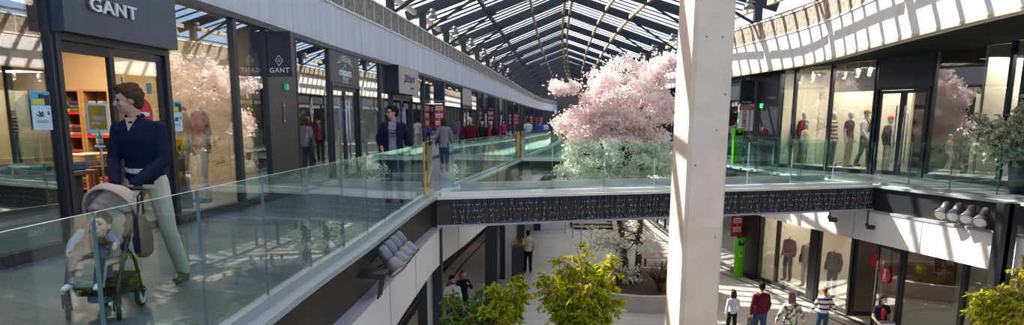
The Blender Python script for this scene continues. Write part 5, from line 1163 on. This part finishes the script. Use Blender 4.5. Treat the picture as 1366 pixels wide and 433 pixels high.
sx_ = nt_.nodes.new('ShaderNodeSeparateColor'); nt_.links.new(tc_.outputs['Object'], vo.inputs['Vector']); nt_.links.new(vo.outputs['Color'], sx_.inputs[0]); nt_.links.new(sx_.outputs[0], cr_.inputs[0]); nt_.links.new(cr_.outputs[0], bs_.inputs['Base Color'])
wf = person('auburn-haired woman in a floral jacket walking away with a shoulder strap', low(1057, 390, 1.66), 3.0, 1.66, J=dict(elL=(.30, .05, 1.15), wrL=(.36, -.02, .93), elR=(-.30, .05, 1.15), wrR=(-.36, -.02, .93)), top=flor, hem=.86, bottom=blackc, shoes=darkshoe, hair='hair_light', style='long', slim=1.12)
P, T, R, k = FIG[wf.name]; b = MB(); b.tube([P['neck'] + R @ V((-.08, .10, -.02)), P['chest'] + R @ V((.02, .15, -.05)), P['waist'] + R @ V((.16, .10, -.05))], .014, 6); b.build('strap', M['dark_ink'], wf)
stripe = mat('striped_jersey', (.7, .7, .72), .8); nt_ = stripe.node_tree; tc_ = nt_.nodes.new('ShaderNodeTexCoord'); sp_ = nt_.nodes.new('ShaderNodeSeparateXYZ'); ml = nt_.nodes.new('ShaderNodeMath'); ml.operation = 'MULTIPLY'; ml.inputs[1].default_value = 7.2; fr_ = nt_.nodes.new('ShaderNodeMath'); fr_.operation = 'FRACT'; cr_ = nt_.nodes.new('ShaderNodeValToRGB'); cr_.color_ramp.interpolation = 'CONSTANT'
els = cr_.color_ramp.elements; els[0].color = (.015, .015, .03, 1); els[1].position = .42; els[1].color = (.72, .72, .75, 1); e = els.new(.33); e.color = (.45, .03, .06, 1)
for a_, c_ in ((tc_.outputs['Object'], sp_.inputs[0]), (sp_.outputs['Z'], ml.inputs[0]), (ml.outputs[0], fr_.inputs[0]), (fr_.outputs[0], cr_.inputs[0]), (cr_.outputs[0], nt_.nodes['Principled BSDF'].inputs['Base Color'])): nt_.links.new(a_, c_)
person('boy in black, white and red striped jersey and jeans walking away', low(1101, 383, 1.52), 3.05, 1.52, J=dict(walk(.12), elL=(.30, .05, 1.15), wrL=(.37, -.03, .95), elR=(-.30, .05, 1.15), wrR=(-.37, -.03, .95)), top=stripe, hem=.9, bottom=jeans, shoes=whiteshoe, hair='hair_light', vox=.0145)
wm = person('woman in blue face mask and dark top with red print by the lower door', low(1178.5, 393, 1.62), .1, 1.62, J=dict(wrL=(.16, -.22, .98), wrR=(-.2, -.22, .98), elL=(.25, .0, 1.12), elR=(-.25, 0, 1.12)), top=cloth('dark_tee', (.02, .02, .035)), sleeve='short', hem=.86, bottom=blackc, shoes=darkshoe, hair='hair_brown', style='bob', yaw=.45, slim=1.05, vox=.0145)
P, T, R, k = FIG[wm.name]; hR = R @ Matrix.Rotation(.45, 3, 'Z'); b = MB(); b.ball(P['head'] + hR @ V((0, -.052, -.055)), (.062, .062, .048), hR, 14, 8); remesh(b, 'face_mask', mat('mask_blue', (.45, .66, .75), .7), wm, .012, 2)
b = MB(); b.ball(P['chest'] + R @ V((-.03, -.125, -.02)), (.06, .02, .12)); b.ball(P['waist'] + R @ V((-.02, -.11, .03)), (.05, .02, .08)); b.build('red_print', M['red'], wm, True)
b = MB(); b.tube([P['shR'] + R @ V((.06, -.03, .06)), P['chest'] + R @ V((.03, -.15, -.02)), P['waist'] + R @ V((.16, -.1, -.1))], .012, 6); b.build('strap', M['lamp_grey'], wm)
c = P['waist'] + R @ V((.22, -.12, -.30)); cs = thing('shopping_bag', 'purple shopping bag held by the woman in the face mask', 'bag', c - V((0, 0, .15)))
b = MB(); b.hexa([c + V(p) for p in ((-.09, -.05, -.15), (.09, -.05, -.15), (.09, .05, -.15), (-.09, .05, -.15))], [c + V(p) for p in ((-.11, -.05, .15), (.11, -.05, .15), (.11, .05, .15), (-.11, .05, .15))]); b.build('bag_body', cloth('purple_bag', (.11, .02, .22)), cs); b = MB(); b.tube([c + V((-.05, 0, .15)), c + V((-.03, 0, .26)), c + V((.03, 0, .26)), c + V((.05, 0, .15))], .007, 6); b.build('handle', M['dark_ink'], cs)
c = P['pelvis'] + R @ V((-.02, -.28, .03)); cs = thing('carton', 'pale carton with grey bands carried in front of the masked woman', 'box', c - V((0, 0, .08))); b = MB(); b.box(c, (.36, .2, .13)); b.build('box_body', M['lamp_grey'], cs); b = MB(); b.box(c + V((0, 0, .02)), (.364, .204, .03)); b.build('band', M['white'], cs)
# ================================================================== MANNEQUINS AND SHOP CONTENTS
def beyond(q, e): q = V((q.x, q.y, 0)); return q + q.normalized() * e
def rin(px, off): t = hr(px); p = beyond(RF.at(t), off * 1.15); return (p.x, p.y, 0), t
def plinth(label, p, w, d, h, rz, m='offwhite'):
    b = MB(); b.box((p[0], p[1], h / 2), (w, d, h), rz); o = b.build('plinth', M[m]); return tag(o, label, 'plinth')
p, t = rin(1112, .75); d = RF.dirn(t); plinth('long low white display plinth under the window mannequins on the right', p, 3.0, .9, .12, math.atan2(d.y, d.x))
rzm = .65
def man(label, px, h, off=.75, z=.12, rz=rzm, **k):
    p, t = rin(px, off); return person(label, (p[0], p[1], z), rz, h, skin='mannequin', cat='mannequin', name='mannequin', face=False, vox=.02, **k)
khaki = cloth('khaki', (.42, .36, .22)); olive = cloth('dark_olive', (.03, .035, .025)); ivory = cloth('ivory', (.66, .63, .55)); burg = cloth('burgundy', (.14, .012, .022))
man('mannequin in burgundy jacket over blue shirt in the right window', 1072, 1.78, off=1.0, top=cloth('blue_shirt', (.08, .25, .5)), bottom=olive, shoes=darkshoe, over=(burg, .85, 'long'))
man('child-size mannequin in red cap and white top before the burgundy jacket', 1076, 1.40, off=.34, top=ivory, bottom=ivory, shoes=whiteshoe, hair='capred' if False else None)
M['cap_red'] = cloth('red_cap', (.6, .02, .02)); M['cap_tan'] = cloth('tan_cap', (.33, .20, .04))
stripe2 = mat('cream_black_stripes', (.6, .55, .42), .8); nt_ = stripe2.node_tree; tc_ = nt_.nodes.new('ShaderNodeTexCoord'); sp_ = nt_.nodes.new('ShaderNodeSeparateXYZ'); ml = nt_.nodes.new('ShaderNodeMath'); ml.operation = 'MULTIPLY'; ml.inputs[1].default_value = 8; fr_ = nt_.nodes.new('ShaderNodeMath'); fr_.operation = 'FRACT'; cr_ = nt_.nodes.new('ShaderNodeValToRGB'); cr_.color_ramp.interpolation = 'CONSTANT'
els = cr_.color_ramp.elements; els[0].color = (.02, .02, .02, 1); els[1].position = .5; els[1].color = (.62, .55, .40, 1)
for a_, c_ in ((tc_.outputs['Object'], sp_.inputs[0]), (sp_.outputs['Z'], ml.inputs[0]), (ml.outputs[0], fr_.inputs[0]), (fr_.outputs[0], cr_.inputs[0]), (cr_.outputs[0], nt_.nodes['Principled BSDF'].inputs['Base Color'])): nt_.links.new(a_, c_)
man('mannequin in cream and black striped jersey behind a window post', 1112, 1.76, top=stripe2, hem=.8, bottom=olive, shoes=darkshoe)
man('mannequin in short-sleeved dark top and khaki trousers in the right window', 1134, 1.78, top=cloth('wine_navy_tee', (.035, .012, .03)), sleeve='short', bottom=khaki, shoes=darkshoe)
man('mannequin in tan cap, white shirt and dark scarf in the right window', 1155, 1.80, J=walk(.12), top=whitec, bottom=olive, shoes=darkshoe, hair='cap_tan', style='cap')
P, T, R, k = FIG['mannequin.004'] if 'mannequin.004' in FIG else list(FIG.values())[-1]
b = MB(); b.tube([P['neck'] + R @ V((-.07, -.06, .02)), P['chest'] + R @ V((-.05, -.15, 0)), P['waist'] + R @ V((-.04, -.14, .0))], .035, 8); b.tube([P['neck'] + R @ V((.07, -.06, .02)), P['chest'] + R @ V((.06, -.15, 0))], .035, 8); remesh(b, 'scarf', cloth('dark_scarf', (.05, .04, .04)), bpy.data.objects.get('mannequin.004'), .02, 2)
man('mannequin in red cap and black jacket behind the right double door', 1187, 1.74, off=1.2, z=0, top=whitec, bottom=ivory, shoes=darkshoe, hair='cap_red', style='cap', over=(blackc, .85, 'long'))
man('mannequin in pale blouse at the edge of the column in the far right window', 982, 1.70, z=0, top=ivory, bottom=olive, shoes=darkshoe, hair='hair_black', style='bob')
p, t = rin(1270, .7); plinth('low display block under the yellow-shirted child mannequin', p, .5, .5, .22, .6)
person('small child mannequin in a yellow striped shirt in the right window', (p[0], p[1], .22), .5, 1.0, skin='mannequin', cat='mannequin', name='mannequin', face=False, vox=.016, hs=1.2, top=cloth('yellow_stripe', (.55, .42, .14)), sleeve='short', bottom=ivory, J=dict(kneeL=(.12, -.2, .62), kneeR=(-.12, -.2, .62)))
# spotlights under the ceiling behind the right windows
for i, px in enumerate((1048, 1063, 1088, 1104, 1122, 1138, 1154)):
    t = hr(px); p = RF.at(t, .55); z = 2.98 + .02 * i
    r = thing('ceiling_spotlight', 'white cylindrical ceiling spotlight, number %s from the left in the right window' % ['one', 'two', 'three', 'four', 'five', 'six', 'seven'][i], 'spotlight', (p.x, p.y, z), 'white spotlights in the right shop window')
    r['label'] = 'white ceiling spotlight behind the right shop glass, %s from the left' % ['first', 'second', 'third', 'fourth', 'fifth', 'sixth', 'seventh'][i]
    b = MB(); b.lathe([(0, .12), (.055, .12), (.06, .1), (.06, -.12), (.05, -.12), (.0, -.10)], (p.x, p.y, z), 14, (.25, .2, 1)); b.build('lamp_body', M['white'], r, True)
    b = MB(); b.tube([(p.x, p.y, z + .1), (p.x, p.y, 3.9)], .012, 6); b.build('stem', M['white'], r)
    b = MB(); b.lathe([(0, -.115), (.045, -.118), (.045, -.125), (0, -.125)], (p.x, p.y, z), 12, (.25, .2, 1)); b.build('bulb', mat('warm_bulb', (1, .8, .5), .3, emit=((1, .75, .4), 4)) if i == 0 else bpy.data.materials['warm_bulb'], r)
# left windows: dressed mannequins
def lin(px, off): t = hx(px); p = beyond(XL.at(t), -off * 1.5); return (p.x, p.y)
def lman(label, px, h, off=-.7, z=.1, rz=-.9, **k):
    x, y = lin(px, off); return person(label, (x, y, z), rz, h, skin='mannequin', cat='mannequin', name='mannequin', face=False, vox=.018, headless=True, **k)
lman('headless mannequin in bright yellow jacket with blue scarf beside the shop door', 240, 1.86, top=cloth('mustard_yellow', (.62, .40, .015)), hem=.86, bottom=denim, shoes=darkshoe)
P, T, R, k = list(FIG.values())[-1]; b = MB(); b.tube([P['neck'] + V((-.07, -.03, .03)), P['neck'] + R @ V((.03, -.13, -.02)), P['chest'] + R @ V((.10, -.14, -.02)), P['waist'] + R @ V((.14, -.12, .05))], [.05, .06, .055, .04], 8); b.ball(P['neck'] + V((0, 0, .0)), (.11, .10, .05)); remesh(b, 'scarf', cloth('sky_blue_knit', (.09, .22, .52)), [o for o in bpy.data.objects if o.get('category') == 'mannequin'][-1], .018, 2)
lman('headless mannequin in dark jacket with orange lining and pale trousers by the yellow one', 266, 1.84, off=-.9, top=cloth('charcoal_jacket', (.05, .045, .045)), hem=.9, bottom=cloth('pale_blue_trousers', (.50, .54, .60)), shoes=darkshoe, over=(cloth('orange_brown', (.26, .07, .02)), .8, 'long'))
lman('headless mannequin in white shirt and brown waistcoat behind the window with the diamond logo', 405, 1.84, off=-.6, top=whitec, hem=.84, bottom=cloth('brown_cord', (.16, .11, .06)), shoes=darkshoe, over=(cloth('brown_tweed', (.15, .11, .07)), .9, 'short'))
for px, w_ in ((255, 1.6), (410, .8)):
    x, y = lin(px, -.8); d = XL.dirn(hx(px)); plinth('low display platform under the %s' % ('yellow-jacketed mannequin' if px == 255 else 'white-shirted mannequin behind the diamond logo'), (x, y), w_, 1.1, .10, math.atan2(d.y, d.x), 'planter')
# discount posters on the glass
def poster(label, px, py0, py1, wpx0, wpx1):
    t = hx(px); d = XL.dirn(t); n = XL.nrm(t); t0, t1 = hx(wpx0), hx(wpx1); w_ = t1 - t0; p = XL.at((t0 + t1) / 2, .02); z = lambda py: H + ray(px, py).z / ray(px, py).y * p.y
    z0, z1 = z(py1), z(py0); c = p + V((0, 0, (z0 + z1) / 2)); h_ = z1 - z0; r = thing('discount_poster', label, 'poster', c)
    def rect(mb, u0, u1, v0, v1, o):
        q = [c + d * (u * w_) + V((0, 0, v * h_)) for u, v in ((u0, v0), (u1, v0), (u1, v1), (u0, v1))]; mb.hexa([x + n * (o - .002) for x in q], [x + n * o for x in q])
    b = MB(); rect(b, -.5, .5, -.5, .5, .006); b.build('sheet', M['paper'], r)
    b = MB(); rect(b, -.48, .48, .14, .49, .009); b.build('picture', M['blue_ink'], r)
    b = MB(); rect(b, -.42, .2, .16, .30, .011); b.build('headline', M['yellow_ink'], r); b = MB(); rect(b, .18, .46, .15, .42, .012); rect(b, -.1, .16, .33, .44, .012); b.build('figure', M['dark_ink'], r)
    b = MB(); text_mb(b, '-30', h_ * .20, c + d * (-.10 * w_) + V((0, 0, -.10 * h_)) + n * .010, d, (0, 0, 1), .003, bold=.002); text_mb(b, '%', h_ * .13, c + d * (.34 * w_) + V((0, 0, -.06 * h_)) + n * .010, d, (0, 0, 1), .003, bold=.001)
    for v in (-.27, -.31): rect(b, -.3, .3, v, v + .012, .010)
    b.build('print', M['dark_ink'], r)
poster('blue and white minus thirty percent poster on the window left of the open door', 55, 122, 173, 41, 67)
poster('blue and white minus thirty percent poster on the window right of the man', 233, 135, 175, 227.5, 241)
t = hx(42); p = XL.at(t, -.03); z_ = H + ray(42, 148).z / ray(42, 148).y * p.y; disc('round_sticker', 'large round pale sticker on the glass behind the left poster', mat('pale_sticker', (.50, .50, .36), .6), p + V((0, 0, z_)), XL.nrm(t), .17)
t = hx(416); d = XL.dirn(t); p = XL.at(t, .014) + V((0, 0, 1.5 + (161 - 147) * .0165)); r = thing('window_decal', 'white diamond logo decal with a letter G on the shop glass', 'decal', p); b = MB(); diamond(b, p, d, .105, .27, .12); diamond(b, p, d, .085, .22, .05); text_mb(b, 'G', .17, p, d, (0, 0, 1), .004); b.build('decal_print', M['white'], r)
t = hx(189); z_ = H + ray(189, 152).z / ray(189, 152).y * XL.at(t).y; p = XL.at(t, .045) + V((0, 0, z_)); r = thing('round_sticker', 'round red sticker on the shut door glass behind the man in navy', 'sticker', p)
b = MB(); b.lathe([(0, -.004), (.2, -.004), (.2, .004), (0, .004)], p, 28, XL.nrm(t)); b.build('disc', M['red'], r); b = MB(); d = XL.dirn(t); b.box(p + XL.nrm(t) * .006, (.22, .006, .05), math.atan2(d.y, d.x)); b.build('print_band', M['white'], r)
t = hx(199); plate('square_sticker', 'small grey-blue square sticker high on the shut door glass', 'sticker', mat('grey_blue_print', (.16, .22, .27), .5), XL.at(t, .04) + V((0, 0, H + ray(199, 118).z / ray(199, 118).y * XL.at(t).y)), XL.dirn(t), .12, .14, .006)
t = hx(328); plate('square_sticker', 'small dark red square sticker low on the window left of the dark pier', 'sticker', M['darkwood'], XL.at(t, .02) + V((0, 0, H + ray(328, 208).z / ray(328, 208).y * XL.at(t).y)), XL.dirn(t), .16, .14, .006)
# notices on the dark pier
t = hx(379); d = XL.dirn(t); q = XL.at(t, .085); plate('exit_sign', 'small lit green exit sign on the dark pier under the navy blade sign', 'sign', M['exit_green'], q + V((0, 0, 2.16)), d, .14, .11, .05)
t = hx(376); q = XL.at(t, .055); r = thing('notice', 'narrow red and pink notice strip on the dark pier', 'notice', q + V((0, 0, 1.6))); b = MB(); b.box(q + V((0, 0, 1.66)), (.012, .07, .38), 0.12); b.build('strip', mat('pink_notice', (.55, .10, .16), .5), r); b = MB(); b.box(q + V((.008, 0, 1.80)), (.012, .05, .05), .12); b.box(q + V((.008, 0, 1.50)), (.012, .05, .04), .12); b.build('pictogram', M['white'], r)
# ---- open shop: sanitiser stand, shelves, table
x, y = lin(131, -.75); sx_, sy_ = x, y; r = thing('sanitiser_stand', 'sanitiser stand with a yellow poster inside the open shop door', 'stand', (x, y, 0)); dd = V((math.cos(-.35), math.sin(-.35), 0)); rz_ = -.1
xd = Matrix.Rotation(.45, 3, 'Z') @ V((1, 0, 0)); nn = V((xd.y, -xd.x, 0)); c0 = V((x, y, 0))
b = MB(); b.tube([c0, c0 + V((0, 0, 1.75))], .018, 8); b.build('post', M['alu'], r, True); b = MB(); b.lathe([(0, 0), (.17, 0), (.17, .015), (0, .02)], c0, 20); b.build('foot', M['alu'], r)
def rect3(mb, c, xd, u, v, o, nn): q = [c + xd * a + V((0, 0, e)) for a, e in ((u[0], v[0]), (u[1], v[0]), (u[1], v[1]), (u[0], v[1]))]; mb.hexa([z - nn * .0 + nn * (o - .004) for z in q], [z + nn * o for z in q])
pc = c0 + V((0, 0, 1.52)); b = MB(); rect3(b, pc, xd, (-.135, .135), (-.20, .20), .02, nn); b.build('poster_frame', M['alu'], r); b = MB(); rect3(b, pc, xd, (-.105, .105), (-.15, .17), .026, nn); b.build('poster_sheet', M['yellow_ink'], r); b = MB(); rect3(b, pc, xd, (-.05, .09), (-.03, .03), .03, nn); rect3(b, pc, xd, (-.08, .03), (-.08, -.05), .03, nn); b.build('poster_print', M['white'], r)
bt_ = c0 + nn * .07 + V((0, 0, 1.16)); rb = thing('sanitiser_bottle', 'blue pump bottle of sanitiser on its stand in the doorway', 'bottle', bt_); b = MB(); b.lathe([(0, 0), (.04, 0), (.042, .1), (.03, .14), (.012, .155), (.012, .17), (0, .17)], bt_, 16); b.build('bottle_body', mat('aqua_gel', (.05, .42, .62), .2), rb, True); b = MB(); b.tube([bt_ + V((0, 0, .165)), bt_ + V((0, 0, .215)), bt_ + xd * -.04 + V((0, 0, .21))], .009, 6); b.build('pump', M['white'], rb); b = MB(); b.lathe([(.0415, .03), (.0435, .03), (.0435, .09), (.0415, .09)], bt_, 16); b.build('bottle_label', M['white'], rb)
b = MB(); b.box(bt_ + V((0, 0, -.012)), (.12, .12, .024), .45); b.box(bt_ - nn * .05 + V((0, 0, -.012)), (.04, .1, .024), .45); b.build('tray', M['alu'], r)
PAL = [(.45, .10, .05), (.03, .05, .14), (.55, .42, .22), (.32, .30, .28), (.60, .55, .48), (.08, .16, .10), (.42, .05, .05), (.62, .45, .06)]
FOLD = [cloth('folded_cloth_%d' % i, c) for i, c in enumerate(PAL)]
def fold(c, w_, d_, h_, rz, m, label, group):
    b = MB(); X_ = Matrix.Rotation(rz, 3, 'Z'); pr = []
    for zz, e in ((0, .9), (h_ * .25, 1), (h_ * .75, 1), (h_, .9)): pr.append([V(c) + X_ @ V((sx * w_ / 2 * e, sy * d_ / 2 * e, zz)) for sx, sy in ((-1, -1), (1, -1), (1, 1), (-1, 1))])
    b.rings(pr); o = b.build('folded_garment', m); return tag(o, label, 'garment', group)
CN = ['rust', 'navy', 'sand', 'grey', 'cream', 'green', 'red', 'yellow']
def shelf_unit(px0, px1, label, word):
    ray0, ray1 = ray(px0, 160), ray(px1, 160); t_ = hx(350) - .32; q = XL.at(t_); d = XL.nrm(t_); n = -XL.dirn(t_)
    def at(r_): k_ = r_.x / r_.y; s_ = (k_ * q.y - q.x) / (d.x - k_ * d.y); return q + d * s_
    a, c = at(ray0), at(ray1); rz = math.atan2(d.y, d.x); L0 = (c - a).length; m0 = (a + c) / 2; r = thing('shelf_unit', label, 'shelf', m0)
    for e in (a, c): b = MB(); b.box(e + V((0, 0, 1.02)), (.05, .42, 2.04), rz); b.build('side_panel', M['wood'], r)
    for i, zz in enumerate((.25, .75, 1.2, 1.62, 2.02)):
        b = MB(); b.box(m0 + V((0, 0, zz)), (L0 - .05, .40, .03), rz); o = b.build('shelf_board', M['wood'], r)
        if 0 < i < 4: b = MB(); b.box(m0 + n * .205 + V((0, 0, zz)), (L0 - .05, .012, .045), rz); b.build('price_edge', M['red'], o)
    b = MB(); b.box(m0 - n * .2 + V((0, 0, 1.02)), (L0, .02, 2.04), rz); b.build('back_panel', M['wood'], r)
    for i, zz in enumerate((.25, .75, 1.2, 1.62)):
        nst = max(2, int(L0 / .42))
        for j in range(nst):
            for l_ in range(random.randint(2, 3)):
                ci = random.randint(0, 7); fold(m0 + d * (-L0 / 2 + .22 + j * (L0 - .3) / max(1, nst - 1) * .92) + n * .02 + V((0, 0, zz + .016 + l_ * .066)), .27, .32, .064, rz, FOLD[ci], '%s folded garment on the %s shelves at the back of the open shop' % (CN[ci], word), 'folded clothes on the %s shelves' % word)
shelf_unit(94, 118, 'wooden shelf unit with red edges behind the left side of the doorway', 'left')
shelf_unit(122, 156, 'wooden shelf unit with red edges behind the sanitiser stand', 'right')
x, y = lin(118, -1.9); tb_ = thing('display_table', 'dark wood display table with folded shirts inside the open shop', 'table', (x, y, 0)); rz = math.atan2(XL.dirn(hx(118)).y, XL.dirn(hx(118)).x)
b = MB(); b.box((x, y, .80), (1.1, .7, .04), rz); b.build('table_top', M['darkwood'], tb_)
for a in (-.5, .5):
    for c in (-.3, .3): v = Matrix.Rotation(rz, 3, 'Z') @ V((a, c, 0)); b = MB(); b.box((x + v.x, y + v.y, .39), (.05, .05, .78), rz); b.build('leg', M['darkwood'], tb_)
b = MB(); b.box((x, y, .35), (1.04, .62, .03), rz); b.build('lower_shelf', M['darkwood'], tb_)
for j in range(3):
    v = Matrix.Rotation(rz, 3, 'Z') @ V((-.36 + .36 * j, -.05, 0))
    for l_ in range(4): fold((x + v.x, y + v.y, .821 + l_ * .046), .28, .36, .045, rz, FOLD[(4, 2, 1)[j]], ('cream', 'sand', 'navy')[j] + ' folded shirt stacked on the dark display table', 'folded shirts on the display table')
# left window display: low tables with folded blue clothes
x, y = lin(44, -.85); rz = math.atan2(XL.dirn(hx(52)).y, XL.dirn(hx(52)).x); tb_ = thing('display_table', 'low dark display table in the window left of the door', 'table', (x, y, 0))
b = MB(); b.box((x, y, .84), (1.2, .8, .05), rz); b.build('table_top', M['darkwood'], tb_); b = MB(); b.box((x, y, .41), (.9, .5, .81), rz); b.build('pedestal', M['dark_wall'], tb_)
for j in range(3):
    v = Matrix.Rotation(rz, 3, 'Z') @ V((-.38 + .38 * j, -.1, 0))
    for l_ in range(2): ci = (1, 7, 3)[j] if l_ else 1; fold((x + v.x, y + v.y, .866 + l_ * .06), .3, .36, .058, rz, cloth('sky_fold', (.09, .26, .42)) if (ci == 1 and l_ == 0) else FOLD[ci], 'folded %s knit on the low window table left of the door' % ('blue' if ci == 1 else CN[ci]), 'folded knits on the window table')
x, y = lin(8, -.22); rz = math.atan2(XL.dirn(hx(8)).y, XL.dirn(hx(8)).x); r = thing('display_block', 'dark display block with small white letters in the far left window', 'plinth', (x, y, 0)); b = MB(); b.box((x, y, .2), (1.1, .26, .4), rz); b.build('block', M['navy'], r)
d = XL.dirn(hx(14)); n = XL.nrm(hx(14)); b = MB(); text_mb(b, 'GANT', .09, V((x, y, .27)) + d * .1 + n * .134, d, (0, 0, 1), .004, spacing=1.1); b.build('letters', M['white'], r)
# clothes behind the lower right windows
def llow(label, px, py, h, off=1.0, **k):
    t = hl(px, py); p = beyond(RLF.at(t), off * 1.3); return person(label, (p.x, p.y, FZ + .1), -.9, h, skin='mannequin', cat='mannequin', name='mannequin', face=False, vox=.02, headless=True, **k)
llow('headless mannequin in burgundy sweater in the lower right corner window', 1052, 340, 1.9, top=burg, bottom=olive, shoes=darkshoe)
llow('headless mannequin in white shirt and tan jacket beside the burgundy sweater', 1077, 345, 1.86, top=whitec, bottom=beigec, shoes=darkshoe, over=(cloth('tan_jacket', (.30, .2, .1)), .85, 'long'))
llow('headless mannequin in red and grey jacket in the window next to the lower door', 1112, 350, 1.86, top=greyc, bottom=denim, shoes=darkshoe, over=(burg, .85, 'long'))
for px, py, w_, lab in ((1064, 342, 1.7, 'low platform under the two mannequins in the lower corner window'), (1112, 350, .8, 'low platform under the red-jacketed lower mannequin')):
    p = beyond(RLF.at(hl(px, py)), 1.35); d = RLF.dirn(hl(px, py)); b = MB(); b.box((p.x, p.y, FZ + .05), (w_, .8, .1), math.atan2(d.y, d.x)); tag(b.build('plinth', M['offwhite']), lab, 'plinth')
# ================================================================== LIGHT
w = bpy.data.worlds.new('World'); sc.world = w; w.use_nodes = True; nt = w.node_tree; nt.nodes.clear(); L = nt.links.new
out = nt.nodes.new('ShaderNodeOutputWorld'); bg = nt.nodes.new('ShaderNodeBackground'); tc = nt.nodes.new('ShaderNodeTexCoord'); sp = nt.nodes.new('ShaderNodeSeparateXYZ'); cr = nt.nodes.new('ShaderNodeValToRGB')
cr.color_ramp.elements[0].position = 0.0; cr.color_ramp.elements[0].color = (.92, .95, 1.0, 1); cr.color_ramp.elements[1].position = .75; cr.color_ramp.elements[1].color = (.42, .66, 1.0, 1)
dt = nt.nodes.new('ShaderNodeVectorMath'); dt.operation = 'DOT_PRODUCT'; dt.inputs[1].default_value = tuple(-V(SUNDIR).normalized()); L(tc.outputs['Generated'], dt.inputs[0])
cr.color_ramp.elements[0].position = .15; cr.color_ramp.elements[0].color = (.40, .62, .95, 1); cr.color_ramp.elements[1].position = .72; cr.color_ramp.elements[1].color = (1.25, 1.17, 1.06, 1)
e = cr.color_ramp.elements.new(.45); e.color = (.80, .86, .95, 1)
L(dt.outputs['Value'], cr.inputs[0]); L(cr.outputs[0], bg.inputs[0]); bg.inputs[1].default_value = SKY; L(bg.outputs[0], out.inputs[0])
sd = bpy.data.lights.new('sun', 'SUN'); sd.energy = SUN; sd.angle = math.radians(.6); sd.color = (1, .93, .82); so = bpy.data.objects.new('sun', sd); COL.objects.link(so)
so.rotation_euler = V(SUNDIR).to_track_quat('-Z', 'Y').to_euler(); so.location = (-20, 30, 30)
def area(name, p, size, power, col=(1, .85, .65), aim=(0, 0, -1)):
    l = bpy.data.lights.new(name, 'AREA'); l.shape = 'RECTANGLE'; l.size, l.size_y = size; l.energy = power; l.color = col
    o = bpy.data.objects.new(name, l); COL.objects.link(o); o.location = p; o.rotation_euler = V(aim).to_track_quat('-Z', 'Y').to_euler(); return o
for px, pw, co in ((0, 10, (1, .75, .5)), (140, 62, (1, .56, .18)), (252, 60, (1, .85, .65)), (300, 45, (1, .8, .6)), (415, 40, (1, .9, .75)), (480, 60, (.95, .95, 1)), (555, 60, (1, .9, .8)), (620, 80, (1, .9, .75)), (660, 80, (1, .9, .8)), (690, 80, (1, .9, .8))):
    q = XL.at(hx(px), -2.2); area('shop_light', (q.x, q.y, 3.2), (.5, .5), pw, co)
for px, pw in ((1020, 25), (1080, 55), (1140, 55), (1210, 35), (1300, 50), (1360, 40)):
    t = hr(px); q = RF.at(t, 1.0); area('shop_light', (q.x, q.y, 3.2), (1.5, 1.0), pw, (1, .9, .72))
for y, pw in ((9, 60), (14, 60), (19, 60), (26, 40), (36, 40)):
    q = LLF.at(LLF.atY(y), -1.6); area('shop_light', (q.x, q.y, -1.4), (1.2, 1.2), pw, (1, .72, .42))
for px, py, pw in ((985, 360, 30), (1025, 380, 35), (1060, 390, 35), (1115, 400, 28), (1170, 430, 10)):
    q = RLF.at(hl(px, py), 1.6); area('shop_light', (q.x, q.y, -1.4), (1.2, 1.2), pw, (1, .85, .65))
sc.cycles.use_denoising = True
sc.cycles.transparent_max_bounces = 40
sc.cycles.max_bounces = 10; sc.cycles.diffuse_bounces = 4; sc.cycles.glossy_bounces = 5
sc.cycles.sample_clamp_indirect = 8
sc.cycles.caustics_reflective = False; sc.cycles.caustics_refractive = False
vs = sc.view_settings; vs.view_transform = 'Standard'; vs.look = 'None'; vs.gamma = 1; vs.use_curve_mapping = False; vs.exposure = EXPO
